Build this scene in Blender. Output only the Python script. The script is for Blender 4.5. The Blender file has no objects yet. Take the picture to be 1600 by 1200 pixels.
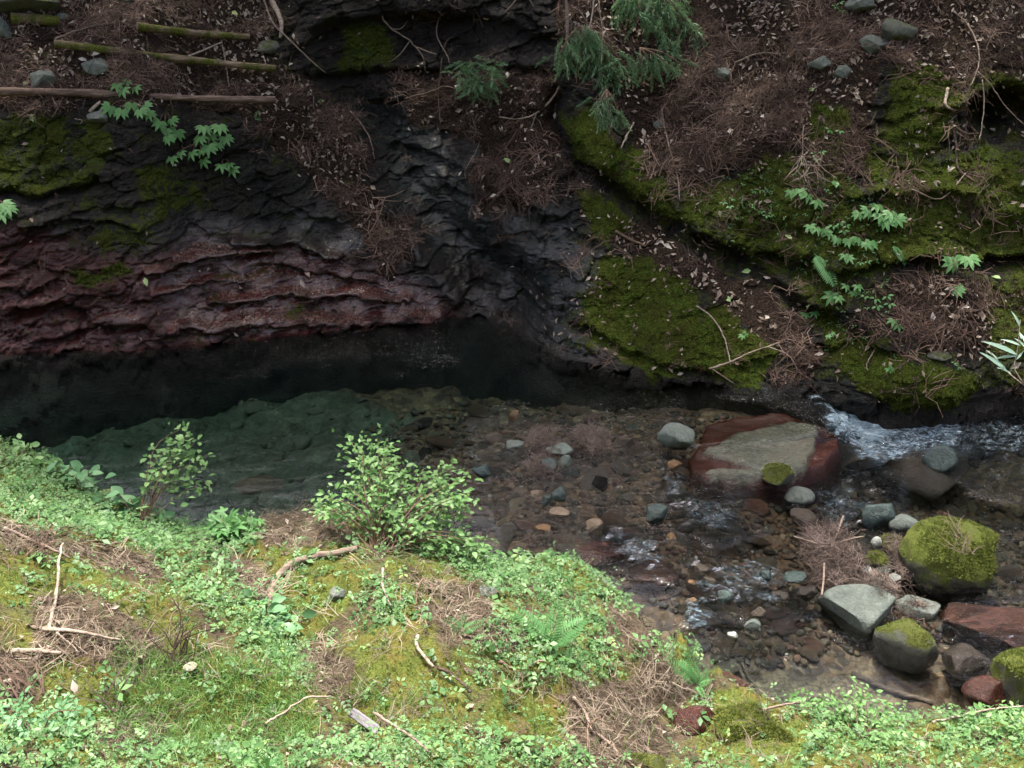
import bpy, bmesh, math, random
import numpy as np
from mathutils import Vector, Matrix
from mathutils.bvhtree import BVHTree

random.seed(7)
RNG = np.random.default_rng(7)
scene = bpy.context.scene
col = scene.collection

# ------------------------------------------------------------------ camera
CAM_H, PITCH, FOC = 4.5, math.radians(28.0), 1716.0      # FOC in pixels of a 1600 x 1200 picture
cam_d = bpy.data.cameras.new('camera')
cam_d.sensor_fit = 'HORIZONTAL'
cam_d.angle = 2 * math.atan(800 / FOC)
cam_d.clip_start, cam_d.clip_end = 0.05, 400
cam = bpy.data.objects.new('camera', cam_d)
cam.location = (0, 0, CAM_H)
cam.rotation_euler = (math.radians(90) - PITCH, 0, 0)
col.objects.link(cam)
scene.camera = cam

# ------------------------------------------------------------------ sky, sun, exposure
SUN_EL, SUN_AZ = math.radians(74), math.radians(-20)     # azimuth measured from +Y towards +X
world = bpy.data.worlds.new('World')
scene.world = world
world.use_nodes = True
wn, wl = world.node_tree.nodes, world.node_tree.links
wn.clear()
sky = wn.new('ShaderNodeTexSky')
sky.sky_type = 'NISHITA'
sky.sun_disc = False
sky.sun_elevation = SUN_EL
sky.sun_rotation = SUN_AZ
sky.air_density = 0.55
sky.dust_density = 7.0
sky.ozone_density = 0.6
bg = wn.new('ShaderNodeBackground')
bg.inputs['Strength'].default_value = 0.15
wo = wn.new('ShaderNodeOutputWorld')
wl.new(sky.outputs[0], bg.inputs['Color'])
wl.new(bg.outputs[0], wo.inputs['Surface'])
sun_d = bpy.data.lights.new('sun', 'SUN')
sun_d.energy = 2.4
sun_d.angle = math.radians(4)
sun_d.color = (1.0, 0.95, 0.86)
sun = bpy.data.objects.new('sun', sun_d)
sun_dir = Vector((math.sin(SUN_AZ) * math.cos(SUN_EL), math.cos(SUN_AZ) * math.cos(SUN_EL), math.sin(SUN_EL)))
sun.rotation_euler = sun_dir.to_track_quat('Z', 'Y').to_euler()
sun.location = (0, 6, 20)
col.objects.link(sun)

vs = scene.view_settings
scene.display_settings.display_device = 'sRGB'
vs.view_transform = 'Standard'
vs.look = 'None'
vs.exposure = 1.97
vs.gamma = 1.0
vs.use_curve_mapping = False
cy = scene.cycles
cy.max_bounces = 7
cy.diffuse_bounces = 3
cy.glossy_bounces = 3
cy.transmission_bounces = 4
cy.transparent_max_bounces = 12
cy.volume_bounces = 0
cy.caustics_reflective = False
cy.caustics_refractive = False
cy.use_denoising = True
cy.sample_clamp_indirect = 6.0

# ------------------------------------------------------------------ numeric helpers
def ray(u, v):
    """direction of the reference photograph's pixel (arrays allowed)"""
    a = (np.asarray(u, float) - 800) / FOC
    b = (600 - np.asarray(v, float)) / FOC
    c, s = math.cos(PITCH), math.sin(PITCH)
    return np.stack([a, c + s * b, -s + c * b], -1)

def on_z(u, v, z=0.0):
    d = ray(u, v)
    t = (z - CAM_H) / d[..., 2]
    return np.array([0, 0, CAM_H]) + d * t[..., None]

def to_px(P):
    P = np.asarray(P, float)
    c, s = math.cos(PITCH), math.sin(PITCH)
    z = P[..., 2] - CAM_H
    dep = P[..., 1] * c - z * s
    up = P[..., 1] * s + z * c
    dep = np.where(dep < 0.2, 0.2, dep)
    return 800 + FOC * P[..., 0] / dep, 600 - FOC * up / dep

def hash3(ix, iy, iz, seed):
    h = (ix.astype(np.int64) * 374761393 + iy.astype(np.int64) * 668265263 + iz.astype(np.int64) * 1274126177 + seed * 974711) & 0xFFFFFFFF
    h = ((h ^ (h >> 13)) * 1274126177) & 0xFFFFFFFF
    h = ((h ^ (h >> 16)) * 668265263) & 0xFFFFFFFF
    return ((h ^ (h >> 15)) & 0xFFFFFF) / float(0xFFFFFF) * 2 - 1

def vnoise(P, seed=0):
    P = np.asarray(P, float)
    f = np.floor(P)
    t = P - f
    t = t * t * t * (t * (t * 6 - 15) + 10)
    i = f.astype(np.int64)
    x, y, z = i[..., 0], i[..., 1], i[..., 2]
    r = 0
    for dx in (0, 1):
        wx = t[..., 0] if dx else 1 - t[..., 0]
        for dy in (0, 1):
            wy = t[..., 1] if dy else 1 - t[..., 1]
            for dz in (0, 1):
                wz = t[..., 2] if dz else 1 - t[..., 2]
                r = r + hash3(x + dx, y + dy, z + dz, seed) * wx * wy * wz
    return r

def fbm(P, scale=1.0, octaves=4, seed=0, gain=0.5, ridged=False):
    P = np.asarray(P, float) * scale
    a, r, tot = 1.0, 0, 0
    for o in range(octaves):
        n = vnoise(P + o * 17.3, seed + o)
        if ridged:
            n = 1 - 2 * np.abs(n)
        r = r + a * n
        tot += a
        a *= gain
        P = P * 2.03
    return r / tot

def blocks(P, seed=0, tilt=0.6):
    """broken-rock relief: every cell of a jittered lattice is a facet with its own offset and lean; also returns the distance to the joint"""
    P = np.asarray(P, float)
    f = np.floor(P).astype(np.int64)
    b1 = np.full(P.shape[:-1], 1e9)
    b2 = b1.copy()
    val = np.zeros(P.shape[:-1])
    for dx in (-1, 0, 1):
        for dy in (-1, 0, 1):
            for dz in (-1, 0, 1):
                c = f + np.array([dx, dy, dz])
                a = [c[..., 0], c[..., 1], c[..., 2]]
                ctr = c + 0.5 + 0.42 * np.stack([hash3(*a, seed + k) for k in (1, 2, 3)], -1)
                r = P - ctr
                d = (r * r).sum(-1)
                g = np.stack([hash3(*a, seed + k) for k in (4, 5, 6)], -1)
                h = hash3(*a, seed + 7) + tilt * (r * g).sum(-1)
                n = d < b1
                b2 = np.where(n, b1, np.minimum(b2, d))
                val = np.where(n, h, val)
                b1 = np.where(n, d, b1)
    return val, np.sqrt(b2) - np.sqrt(b1)

def sstep(e0, e1, x):
    t = np.clip((x - e0) / (e1 - e0), 0, 1)
    return t * t * (3 - 2 * t)

def seg_dist(U, V, pts):
    """distance in pixels to a polyline, and the side (positive = below it)"""
    best = np.full(np.shape(U), 1e9)
    side = np.zeros(np.shape(U))
    for (x0, y0), (x1, y1) in zip(pts[:-1], pts[1:]):
        dx, dy = x1 - x0, y1 - y0
        t = np.clip(((U - x0) * dx + (V - y0) * dy) / (dx * dx + dy * dy + 1e-9), 0, 1)
        ex, ey = U - (x0 + t * dx), V - (y0 + t * dy)
        d = np.hypot(ex, ey)
        m = d < best
        best = np.where(m, d, best)
        side = np.where(m, np.sign(dx * ey - dy * ex), side)
    return best, side

def poly_sd(U, V, poly):
    """signed distance to a polygon in pixels, negative inside"""
    d, _ = seg_dist(U, V, list(poly) + [poly[0]])
    ins = np.zeros(np.shape(U), bool)
    n = len(poly)
    for i in range(n):
        x0, y0 = poly[i]
        x1, y1 = poly[(i + 1) % n]
        c = ((y0 > V) != (y1 > V))
        if y1 != y0:
            ins ^= c & (U < (x1 - x0) * (V - y0) / (y1 - y0) + x0)
    return np.where(ins, -d, d)

def pmask(U, V, polys, soft=14, wob=None, amp=18):
    m = np.zeros(np.shape(U))
    for p in polys:
        s = 1.0
        if isinstance(p, tuple):
            p, s = p
        sd = poly_sd(U, V, p)
        if wob is not None:
            sd = sd + wob * amp
        m = np.maximum(m, s * (1 - sstep(-soft, soft, sd)))
    return m

def tps(pts, vals, lam=1e-3):
    """thin-plate spline through scattered (x, y) -> value"""
    pts = np.asarray(pts, float)
    vals = np.asarray(vals, float)
    n = len(pts)
    def k(r2):
        return np.where(r2 > 1e-12, 0.5 * r2 * np.log(r2 + 1e-12), 0)
    K = k(((pts[:, None] - pts[None]) ** 2).sum(-1)) + lam * np.eye(n)
    Pm = np.c_[np.ones(n), pts]
    A = np.block([[K, Pm], [Pm.T, np.zeros((3, 3))]])
    w = np.linalg.solve(A, np.r_[vals, 0, 0, 0])
    def f(x, y):
        r = w[n] + w[n + 1] * x + w[n + 2] * y
        for i in range(n):
            r = r + w[i] * k((x - pts[i, 0]) ** 2 + (y - pts[i, 1]) ** 2)
        return r
    return f

# ------------------------------------------------------------------ mesh helpers
def mesh_np(name, V, F, smooth=True, attrs=None, mat=None):
    """V (n,3); F list of int arrays (m,3) / (m,4); attrs: name -> (n,) floats or (n,3) colours"""
    me = bpy.data.meshes.new(name)
    if not isinstance(F, (list, tuple)):
        F = [F]
    F = [np.asarray(f, np.int32) for f in F if len(f)]
    loops = np.concatenate([f.ravel() for f in F]) if F else np.zeros(0, np.int32)
    sizes = np.concatenate([np.full(len(f), f.shape[1], np.int32) for f in F]) if F else np.zeros(0, np.int32)
    starts = np.concatenate([[0], np.cumsum(sizes)[:-1]]).astype(np.int32) if len(sizes) else sizes
    me.vertices.add(len(V))
    me.vertices.foreach_set('co', np.asarray(V, np.float32).ravel())
    me.loops.add(len(loops))
    me.loops.foreach_set('vertex_index', loops)
    me.polygons.add(len(sizes))
    me.polygons.foreach_set('loop_start', starts)
    me.polygons.foreach_set('loop_total', sizes)
    me.polygons.foreach_set('use_smooth', np.full(len(sizes), smooth, bool))
    me.update(calc_edges=True)
    me.validate()
    for k, a in (attrs or {}).items():
        a = np.asarray(a, np.float32)
        if a.ndim == 1:
            at = me.attributes.new(k, 'FLOAT', 'POINT')
            at.data.foreach_set('value', a)
        else:
            at = me.attributes.new(k, 'FLOAT_COLOR', 'POINT')
            at.data.foreach_set('color', np.c_[a, np.ones(len(a), np.float32)].astype(np.float32).ravel())
    if mat is not None:
        me.materials.append(mat)
    return me

def grid_faces(nr, nc):
    i = np.arange(nr * nc).reshape(nr, nc)
    return np.stack([i[:-1, :-1], i[:-1, 1:], i[1:, 1:], i[1:, :-1]], -1).reshape(-1, 4)

def obj(name, me, parent=None, **props):
    o = bpy.data.objects.new(name, me)
    col.objects.link(o)
    if parent is not None:
        o.parent = parent
    for k, v in props.items():
        o[k] = v
    return o

def thing(name, label, cat, loc=(0, 0, 0), group=None, mesh=None):
    o = bpy.data.objects.new(name, mesh)
    col.objects.link(o)
    o.location = loc
    o['label'] = label
    o['category'] = cat
    if group:
        o['group'] = group
    return o

class MB:
    """collects small pieces into one mesh"""
    def __init__(s):
        s.V, s.T, s.Q, s.n, s.R = [], [], [], 0, []
    def add(s, V, T=None, Q=None, rnd=None):
        V = np.asarray(V, float)
        if T is not None and len(T):
            s.T.append(np.asarray(T) + s.n)
        if Q is not None and len(Q):
            s.Q.append(np.asarray(Q) + s.n)
        s.V.append(V)
        s.R.append(np.full(len(V), random.random() if rnd is None else rnd))
        s.n += len(V)
        return s
    def mesh(s, name, mat=None, smooth=True):
        F = []
        if s.T:
            F.append(np.concatenate(s.T))
        if s.Q:
            F.append(np.concatenate(s.Q))
        return mesh_np(name, np.concatenate(s.V), F, smooth, {'rnd': np.concatenate(s.R)}, mat)

def tube(pts, radii, seg=6, caps=True):
    pts = np.asarray(pts, float)
    n = len(pts)
    radii = np.full(n, radii, float) if np.isscalar(radii) else np.asarray(radii, float)
    tan = np.gradient(pts, axis=0)
    tan /= np.linalg.norm(tan, axis=1, keepdims=True) + 1e-9
    ref = np.array([0.3, 0.2, 1.0]) if abs(tan[0, 2]) < 0.9 else np.array([1.0, 0.2, 0.1])
    a = np.cross(tan, ref)
    a /= np.linalg.norm(a, axis=1, keepdims=True) + 1e-9
    b = np.cross(tan, a)
    th = np.arange(seg) / seg * 2 * math.pi
    V = pts[:, None] + radii[:, None, None] * (np.cos(th)[None, :, None] * a[:, None] + np.sin(th)[None, :, None] * b[:, None])
    V = V.reshape(-1, 3)
    Q = []
    for i in range(n - 1):
        for j in range(seg):
            k = (j + 1) % seg
            Q.append((i * seg + j, i * seg + k, (i + 1) * seg + k, (i + 1) * seg + j))
    T = []
    if caps:
        V = np.vstack([V, pts[:1], pts[-1:]])
        c0, c1 = n * seg, n * seg + 1
        for j in range(seg):
            k = (j + 1) % seg
            T.append((c0, k, j))
            T.append((c1, (n - 1) * seg + j, (n - 1) * seg + k))
    return V, np.array(T, int).reshape(-1, 3), np.array(Q, int)

def smooth_path(pts, n=16):
    """Catmull-Rom resampling"""
    pts = np.asarray(pts, float)
    if len(pts) == 2:
        t = np.linspace(0, 1, n)[:, None]
        return pts[0] * (1 - t) + pts[1] * t
    P = np.vstack([2 * pts[0] - pts[1], pts, 2 * pts[-1] - pts[-2]])
    out = []
    m = len(pts) - 1
    for s in np.linspace(0, m - 1e-6, n):
        i = int(s)
        t = s - i
        p0, p1, p2, p3 = P[i], P[i + 1], P[i + 2], P[i + 3]
        out.append(0.5 * (2 * p1 + (p2 - p0) * t + (2 * p0 - 5 * p1 + 4 * p2 - p3) * t * t + (3 * p1 - p0 - 3 * p2 + p3) * t ** 3))
    return np.array(out)

def frames(N, yaw=None):
    """orthonormal frames (x, y, n) for unit normals N (k,3)"""
    N = N / (np.linalg.norm(N, axis=1, keepdims=True) + 1e-9)
    r = np.where(np.abs(N[:, :1]) < 0.8, np.array([[1.0, 0, 0]]), np.array([[0, 1.0, 0]]))
    X = np.cross(r, N)
    X /= np.linalg.norm(X, axis=1, keepdims=True) + 1e-9
    Y = np.cross(N, X)
    if yaw is None:
        yaw = RNG.uniform(0, 2 * math.pi, len(N))
    c, s = np.cos(yaw)[:, None], np.sin(yaw)[:, None]
    return X * c + Y * s, -X * s + Y * c, N

def scatter(name, temps, P, N, S, mat, yaw=None, smooth=True, rnd=None):
    """many copies of small templates (V, T, Q) joined into one mesh"""
    k = len(P)
    X, Y, Z = frames(N, yaw)
    which = RNG.integers(0, len(temps), k)
    rnd = RNG.random(k) if rnd is None else rnd
    Vs, Ts, Qs, Rs, off = [], [], [], [], 0
    for ti, (tv, tt, tq) in enumerate(temps):
        idx = np.where(which == ti)[0]
        if not len(idx):
            continue
        tv = np.asarray(tv, float)
        nv = len(tv)
        W = P[idx][:, None] + S[idx][:, None, None] * (tv[None, :, :1] * X[idx][:, None] + tv[None, :, 1:2] * Y[idx][:, None] + tv[None, :, 2:] * Z[idx][:, None])
        Vs.append(W.reshape(-1, 3))
        base = (off + np.arange(len(idx)) * nv)[:, None, None]
        if len(tt):
            Ts.append((np.asarray(tt)[None] + base).reshape(-1, 3))
        if len(tq):
            Qs.append((np.asarray(tq)[None] + base).reshape(-1, 4))
        Rs.append(np.repeat(rnd[idx], nv))
        off += len(idx) * nv
    F = ([np.concatenate(Ts)] if Ts else []) + ([np.concatenate(Qs)] if Qs else [])
    return mesh_np(name, np.concatenate(Vs), F, smooth, {'rnd': np.concatenate(Rs)}, mat)

# ------------------------------------------------------------------ materials
class Nodes:
    def __init__(s, name):
        s.m = bpy.data.materials.new(name)
        s.m.use_nodes = True
        s.t = s.m.node_tree
        s.t.nodes.clear()
        s.out = s.t.nodes.new('ShaderNodeOutputMaterial')
    def n(s, kind, **kw):
        nd = s.t.nodes.new(kind)
        for k, v in kw.items():
            setattr(nd, k, v)
        return nd
    def l(s, a, b):
        s.t.links.new(a, b)
    def val(s, sock, x):
        if hasattr(x, 'is_linked') or hasattr(x, 'links'):
            s.l(x, sock)
        elif isinstance(x, (tuple, list)) and len(x) == 3 and sock.type == 'RGBA':
            sock.default_value = (*x, 1)
        else:
            sock.default_value = x
    def coord(s, stretch=None, rot=None):
        g = s.n('ShaderNodeTexCoord').outputs['Object']
        if stretch or rot:
            mp = s.n('ShaderNodeMapping')
            if stretch:
                mp.inputs['Scale'].default_value = stretch
            if rot:
                mp.inputs['Rotation'].default_value = rot
            s.l(g, mp.inputs['Vector'])
            g = mp.outputs[0]
        return g
    def noise(s, scale, detail=4, rough=0.55, vec=None, dist=0.0):
        nd = s.n('ShaderNodeTexNoise')
        nd.inputs['Scale'].default_value = scale
        nd.inputs['Detail'].default_value = detail
        nd.inputs['Roughness'].default_value = rough
        nd.inputs['Distortion'].default_value = dist
        if vec is not None:
            s.l(vec, nd.inputs['Vector'])
        return nd.outputs['Fac']
    def voronoi(s, scale, vec=None, feature='F1', out='Distance'):
        nd = s.n('ShaderNodeTexVoronoi', feature=feature)
        nd.inputs['Scale'].default_value = scale
        if vec is not None:
            s.l(vec, nd.inputs['Vector'])
        return nd.outputs[out]
    def attr(s, name, out='Fac'):
        nd = s.n('ShaderNodeAttribute', attribute_name=name)
        return nd.outputs[out]
    def sep(s, c):
        nd = s.n('ShaderNodeSeparateColor')
        s.l(c, nd.inputs[0])
        return nd.outputs
    def ramp(s, fac, stops):
        nd = s.n('ShaderNodeValToRGB')
        e = nd.color_ramp.elements
        while len(e) < len(stops):
            e.new(0.5)
        for el, (p, c) in zip(e, stops):
            el.position = p
            el.color = (*c, 1) if isinstance(c, (tuple, list)) else (c, c, c, 1)
        s.l(fac, nd.inputs[0])
        return nd.outputs[0]
    def math(s, op, a, b=0.0, clamp=False):
        nd = s.n('ShaderNodeMath', operation=op, use_clamp=clamp)
        s.val(nd.inputs[0], a)
        s.val(nd.inputs[1], b)
        return nd.outputs[0]
    def remap(s, x, a, b, c=0.0, d=1.0, smooth=True):
        nd = s.n('ShaderNodeMapRange')
        nd.interpolation_type = 'SMOOTHSTEP' if smooth else 'LINEAR'
        s.val(nd.inputs['Value'], x)
        for k, v in zip(('From Min', 'From Max', 'To Min', 'To Max'), (a, b, c, d)):
            nd.inputs[k].default_value = v
        return nd.outputs['Result']
    def mix(s, fac, a, b, blend='MIX'):
        nd = s.n('ShaderNodeMix', data_type='RGBA', blend_type=blend)
        s.val(nd.inputs[0], fac)
        s.val(nd.inputs[6], a)
        s.val(nd.inputs[7], b)
        return nd.outputs[2]
    def bump(s, h, strength=0.5, dist=0.02, normal=None):
        nd = s.n('ShaderNodeBump')
        nd.inputs['Strength'].default_value = strength
        nd.inputs['Distance'].default_value = dist
        s.l(h, nd.inputs['Height'])
        if normal is not None:
            s.l(normal, nd.inputs['Normal'])
        return nd.outputs[0]
    def pbr(s, color, rough=0.8, spec=0.4, normal=None, coat=None, coat_n=None):
        nd = s.n('ShaderNodeBsdfPrincipled')
        s.val(nd.inputs['Base Color'], color)
        s.val(nd.inputs['Roughness'], rough)
        s.val(nd.inputs['Specular IOR Level'], spec)
        if coat is not None:
            s.val(nd.inputs['Coat Weight'], coat)
            nd.inputs['Coat Roughness'].default_value = 0.06
            nd.inputs['Coat IOR'].default_value = 1.75
            if normal is not None:
                s.l(normal if coat_n is None else coat_n, nd.inputs['Coat Normal'])
        if normal is not None:
            s.l(normal, nd.inputs['Normal'])
        return nd.outputs[0]
    def done(s, shader, disp=None):
        s.l(shader, s.out.inputs['Surface'])
        return s.m

# ================================================================== TERRAIN MATERIALS
def make_far_material():
    s = Nodes('far_bank_ground')
    co = s.coord()
    a = s.sep(s.attr('mask', 'Color'))
    b = s.sep(s.attr('mask2', 'Color'))
    moss_a, lit_a, red_a = a[0], a[1], a[2]
    cool_a, wet_a = b[0], b[1]
    st = s.coord((1.0, 1.0, 2.6), (0.0, 0.18, 0.0))
    n1 = s.noise(3.0, 6, 0.6, st)
    n2 = s.noise(14.0, 6, 0.65, st)
    n3 = s.noise(60.0, 4, 0.6, co)
    n4 = s.noise(5.0, 5, 0.6, co)
    grain = s.noise(170.0, 3, 0.7, co)
    chip = s.noise(26.0, 6, 0.72, st, 0.6)
    rock = s.ramp(chip, [(0.3, (0.004, 0.0035, 0.003)), (0.48, (0.016, 0.0135, 0.012)), (0.62, (0.042, 0.035, 0.029)), (0.78, (0.10, 0.085, 0.07))])
    redc = s.ramp(chip, [(0.3, (0.009, 0.0025, 0.002)), (0.46, (0.052, 0.0085, 0.007)), (0.62, (0.11, 0.018, 0.014)), (0.8, (0.17, 0.055, 0.042))])
    red_f = s.math('MULTIPLY', red_a, s.remap(n1, 0.30, 0.52))
    c = s.mix(red_f, rock, redc)
    cool = s.ramp(chip, [(0.3, (0.003, 0.005, 0.005)), (0.5, (0.013, 0.020, 0.019)), (0.64, (0.032, 0.043, 0.040)), (0.8, (0.08, 0.10, 0.095))])
    c = s.mix(s.math('MULTIPLY', cool_a, s.remap(n4, 0.3, 0.6)), c, cool)
    # litter and soil
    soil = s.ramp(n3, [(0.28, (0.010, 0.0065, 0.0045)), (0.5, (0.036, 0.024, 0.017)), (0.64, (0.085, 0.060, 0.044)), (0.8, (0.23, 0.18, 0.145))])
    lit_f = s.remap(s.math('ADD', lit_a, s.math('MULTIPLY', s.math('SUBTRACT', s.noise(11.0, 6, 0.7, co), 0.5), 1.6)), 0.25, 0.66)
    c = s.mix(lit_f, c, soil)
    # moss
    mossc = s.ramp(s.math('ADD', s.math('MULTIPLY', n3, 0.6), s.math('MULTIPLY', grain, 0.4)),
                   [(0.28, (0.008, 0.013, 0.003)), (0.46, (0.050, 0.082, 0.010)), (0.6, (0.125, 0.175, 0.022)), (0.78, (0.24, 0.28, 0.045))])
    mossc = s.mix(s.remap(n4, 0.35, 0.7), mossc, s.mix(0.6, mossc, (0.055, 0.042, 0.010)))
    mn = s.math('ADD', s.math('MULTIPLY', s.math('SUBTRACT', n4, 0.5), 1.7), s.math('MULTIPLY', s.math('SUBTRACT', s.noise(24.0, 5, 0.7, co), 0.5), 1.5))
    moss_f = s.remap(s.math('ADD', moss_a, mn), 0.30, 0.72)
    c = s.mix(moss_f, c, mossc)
    dry = s.math('MAXIMUM', moss_f, lit_f)
    rough = s.mix(dry, s.remap(n3, 0.3, 0.7, 0.12, 0.42), (0.95, 0.95, 0.95))
    rough = s.mix(s.math('MULTIPLY', s.math('SUBTRACT', 1.0, wet_a), s.math('SUBTRACT', 1.0, dry)), rough, (0.62, 0.62, 0.62))
    hb = s.math('ADD', s.math('MULTIPLY', chip, 1.0), s.math('MULTIPLY', n3, 0.5))
    hb = s.math('ADD', hb, s.math('MULTIPLY', grain, s.remap(dry, 0, 1, 0.12, 0.4)))
    nrm = s.bump(hb, 1.0, 0.06)
    coat = s.math('MULTIPLY', s.math('MULTIPLY', wet_a, s.remap(n1, 0.34, 0.58)), s.math('SUBTRACT', 0.7, dry), True)
    c = s.mix(b[2], c, s.ramp(n4, [(0.3, (0.006, 0.007, 0.007)), (0.7, (0.026, 0.030, 0.024))]))  # dark tone below the waterline imitates the dimness of deep water
    return s.done(s.pbr(c, rough, s.remap(dry, 0, 1, 0.25, 0.1), nrm, coat, s.bump(s.math('ADD', n2, s.math('MULTIPLY', chip, 0.35)), 0.45, 0.028)))

def make_near_material():
    s = Nodes('near_bank_ground')
    co = s.coord()
    a = s.sep(s.attr('mask', 'Color'))
    n3 = s.noise(55.0, 5, 0.65, co)
    n4 = s.noise(6.0, 5, 0.6, co)
    grain = s.noise(210.0, 3, 0.7, co)
    fib = s.noise(40.0, 4, 0.7, s.coord((1.0, 4.0, 1.0), (0, 0, 0.7)), 0.6)
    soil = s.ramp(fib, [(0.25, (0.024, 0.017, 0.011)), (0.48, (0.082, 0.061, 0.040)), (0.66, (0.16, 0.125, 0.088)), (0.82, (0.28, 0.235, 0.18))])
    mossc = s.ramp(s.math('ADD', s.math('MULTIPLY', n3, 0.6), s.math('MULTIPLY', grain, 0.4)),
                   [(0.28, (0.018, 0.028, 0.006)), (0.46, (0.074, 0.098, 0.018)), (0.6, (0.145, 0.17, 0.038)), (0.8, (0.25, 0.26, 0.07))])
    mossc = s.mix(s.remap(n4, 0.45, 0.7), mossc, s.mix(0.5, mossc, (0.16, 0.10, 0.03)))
    f = s.remap(s.math('ADD', a[0], s.math('MULTIPLY', s.math('SUBTRACT', n4, 0.5), 0.9)), 0.3, 0.62)
    c = s.mix(f, soil, mossc)
    h = s.math('ADD', s.math('MULTIPLY', n3, 0.7), s.math('MULTIPLY', grain, 0.5))
    h = s.math('ADD', h, s.math('MULTIPLY', fib, 0.5))
    return s.done(s.pbr(c, 0.95, 0.15, s.bump(h, 0.8, 0.025)))

def make_bed_material():
    s = Nodes('stream_bed_gravel')
    co = s.coord()
    a = s.sep(s.attr('mask', 'Color'))
    v = s.n('ShaderNodeTexVoronoi')
    v.inputs['Scale'].default_value = 16.0
    s.l(co, v.inputs['Vector'])
    vf = s.voronoi(16.0, co)
    n4 = s.noise(3.0, 6, 0.65, co)
    n3 = s.noise(40.0, 4, 0.6, co)
    vr = s.sep(v.outputs['Color'])[0]
    peb = s.ramp(vr, [(0.0, (0.014, 0.0075, 0.0045)), (0.3, (0.046, 0.023, 0.012)), (0.55, (0.085, 0.047, 0.024)), (0.8, (0.07, 0.048, 0.028)), (1.0, (0.16, 0.10, 0.052))])
    peb = s.mix(s.remap(n3, 0.3, 0.7), s.mix(0.5, peb, (0.02, 0.013, 0.009)), peb)
    silt = s.ramp(s.math('ADD', s.math('MULTIPLY', s.noise(7.0, 6, 0.7, co, 0.7), 0.7), s.math('MULTIPLY', n3, 0.3)),
                  [(0.34, (0.009, 0.0105, 0.007)), (0.5, (0.032, 0.036, 0.023)), (0.66, (0.07, 0.076, 0.048))])
    sand = s.ramp(n3, [(0.3, (0.05, 0.035, 0.022)), (0.5, (0.14, 0.105, 0.068)), (0.7, (0.25, 0.20, 0.14))])
    c = s.mix(s.remap(s.math('ADD', a[0], s.math('MULTIPLY', s.math('SUBTRACT', n4, 0.5), 0.7)), 0.3, 0.7), peb, silt)
    c = s.mix(a[1], c, sand)
    h = s.math('SUBTRACT', s.math('MULTIPLY', n3, 0.4), s.math('MULTIPLY', vf, 1.2))
    return s.done(s.pbr(c, 0.7, 0.3, s.bump(h, 0.7, 0.03)))

def make_water_material():
    s = Nodes('clear_stream_water')
    co = s.coord()
    r = s.attr('rough')
    foam_glint = s.attr('foam_glint')  # white water, plus sky glints painted on the riffles
    w1 = s.noise(9.0, 4, 0.6, s.coord((0.55, 1.6, 1.0), (0, 0, -0.25)), 0.8)
    w2 = s.noise(45.0, 3, 0.6, s.coord((0.7, 1.4, 1.0), (0, 0, -0.2)), 0.5)
    h = s.math('ADD', s.math('MULTIPLY', w1, 1.0), s.math('MULTIPLY', w2, 0.35))
    h = s.math('MULTIPLY', h, s.remap(r, 0.03, 1, 0.004, 1.0, False))
    nrm = s.bump(h, 1.0, 0.19)
    fr = s.n('ShaderNodeFresnel')
    fr.inputs['IOR'].default_value = 1.33
    s.l(nrm, fr.inputs['Normal'])
    gl = s.n('ShaderNodeBsdfGlossy')
    gl.inputs['Roughness'].default_value = 0.03
    gl.inputs['Color'].default_value = (1, 1, 1, 1)
    s.l(nrm, gl.inputs['Normal'])
    tr = s.n('ShaderNodeBsdfTransparent')
    tr.inputs['Color'].default_value = (0.97, 0.985, 0.98, 1)
    mx = s.n('ShaderNodeMixShader')
    s.l(fr.outputs[0], mx.inputs[0])
    s.l(tr.outputs[0], mx.inputs[1])
    s.l(gl.outputs[0], mx.inputs[2])
    fo = s.pbr(s.ramp(s.noise(24.0, 5, 0.65, s.coord((0.5, 1.4, 1.0), (0, 0, -0.2)), 0.8), [(0.35, (0.10, 0.17, 0.21)), (0.52, (0.30, 0.42, 0.50)), (0.68, (0.66, 0.76, 0.82))]), 0.5, 0.5, nrm)
    fn = s.noise(30.0, 6, 0.72, s.coord((0.5, 1.3, 1.0), (0, 0, 0.15)), 1.2)
    ff = s.remap(s.math('ADD', foam_glint, s.math('MULTIPLY', s.math('SUBTRACT', fn, 0.5), 2.2)), 0.22, 0.95, 0, 0.95)
    ff = s.math('MULTIPLY', ff, s.remap(foam_glint, 0.02, 0.25))
    m2 = s.n('ShaderNodeMixShader')
    s.l(ff, m2.inputs[0])
    s.l(mx.outputs[0], m2.inputs[1])
    s.l(fo, m2.inputs[2])
    va = s.n('ShaderNodeVolumeAbsorption')
    va.inputs['Color'].default_value = (0.30, 0.80, 0.70, 1)
    va.inputs['Density'].default_value = 0.55
    s.l(va.outputs[0], s.out.inputs['Volume'])
    return s.done(m2.outputs[0])

# ================================================================== FAR BANK
# waterline of the far bank, pixel column -> pixel row
WL = np.array([(-900, 560), (-300, 556), (0, 553), (200, 550), (300, 541), (500, 517), (640, 505), (700, 496), (740, 503), (790, 528), (860, 553),
               (950, 573), (1050, 588), (1130, 600), (1230, 606), (1300, 614), (1400, 634), (1490, 634), (1550, 614), (1620, 606), (1900, 620), (2500, 640)], float)
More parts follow.
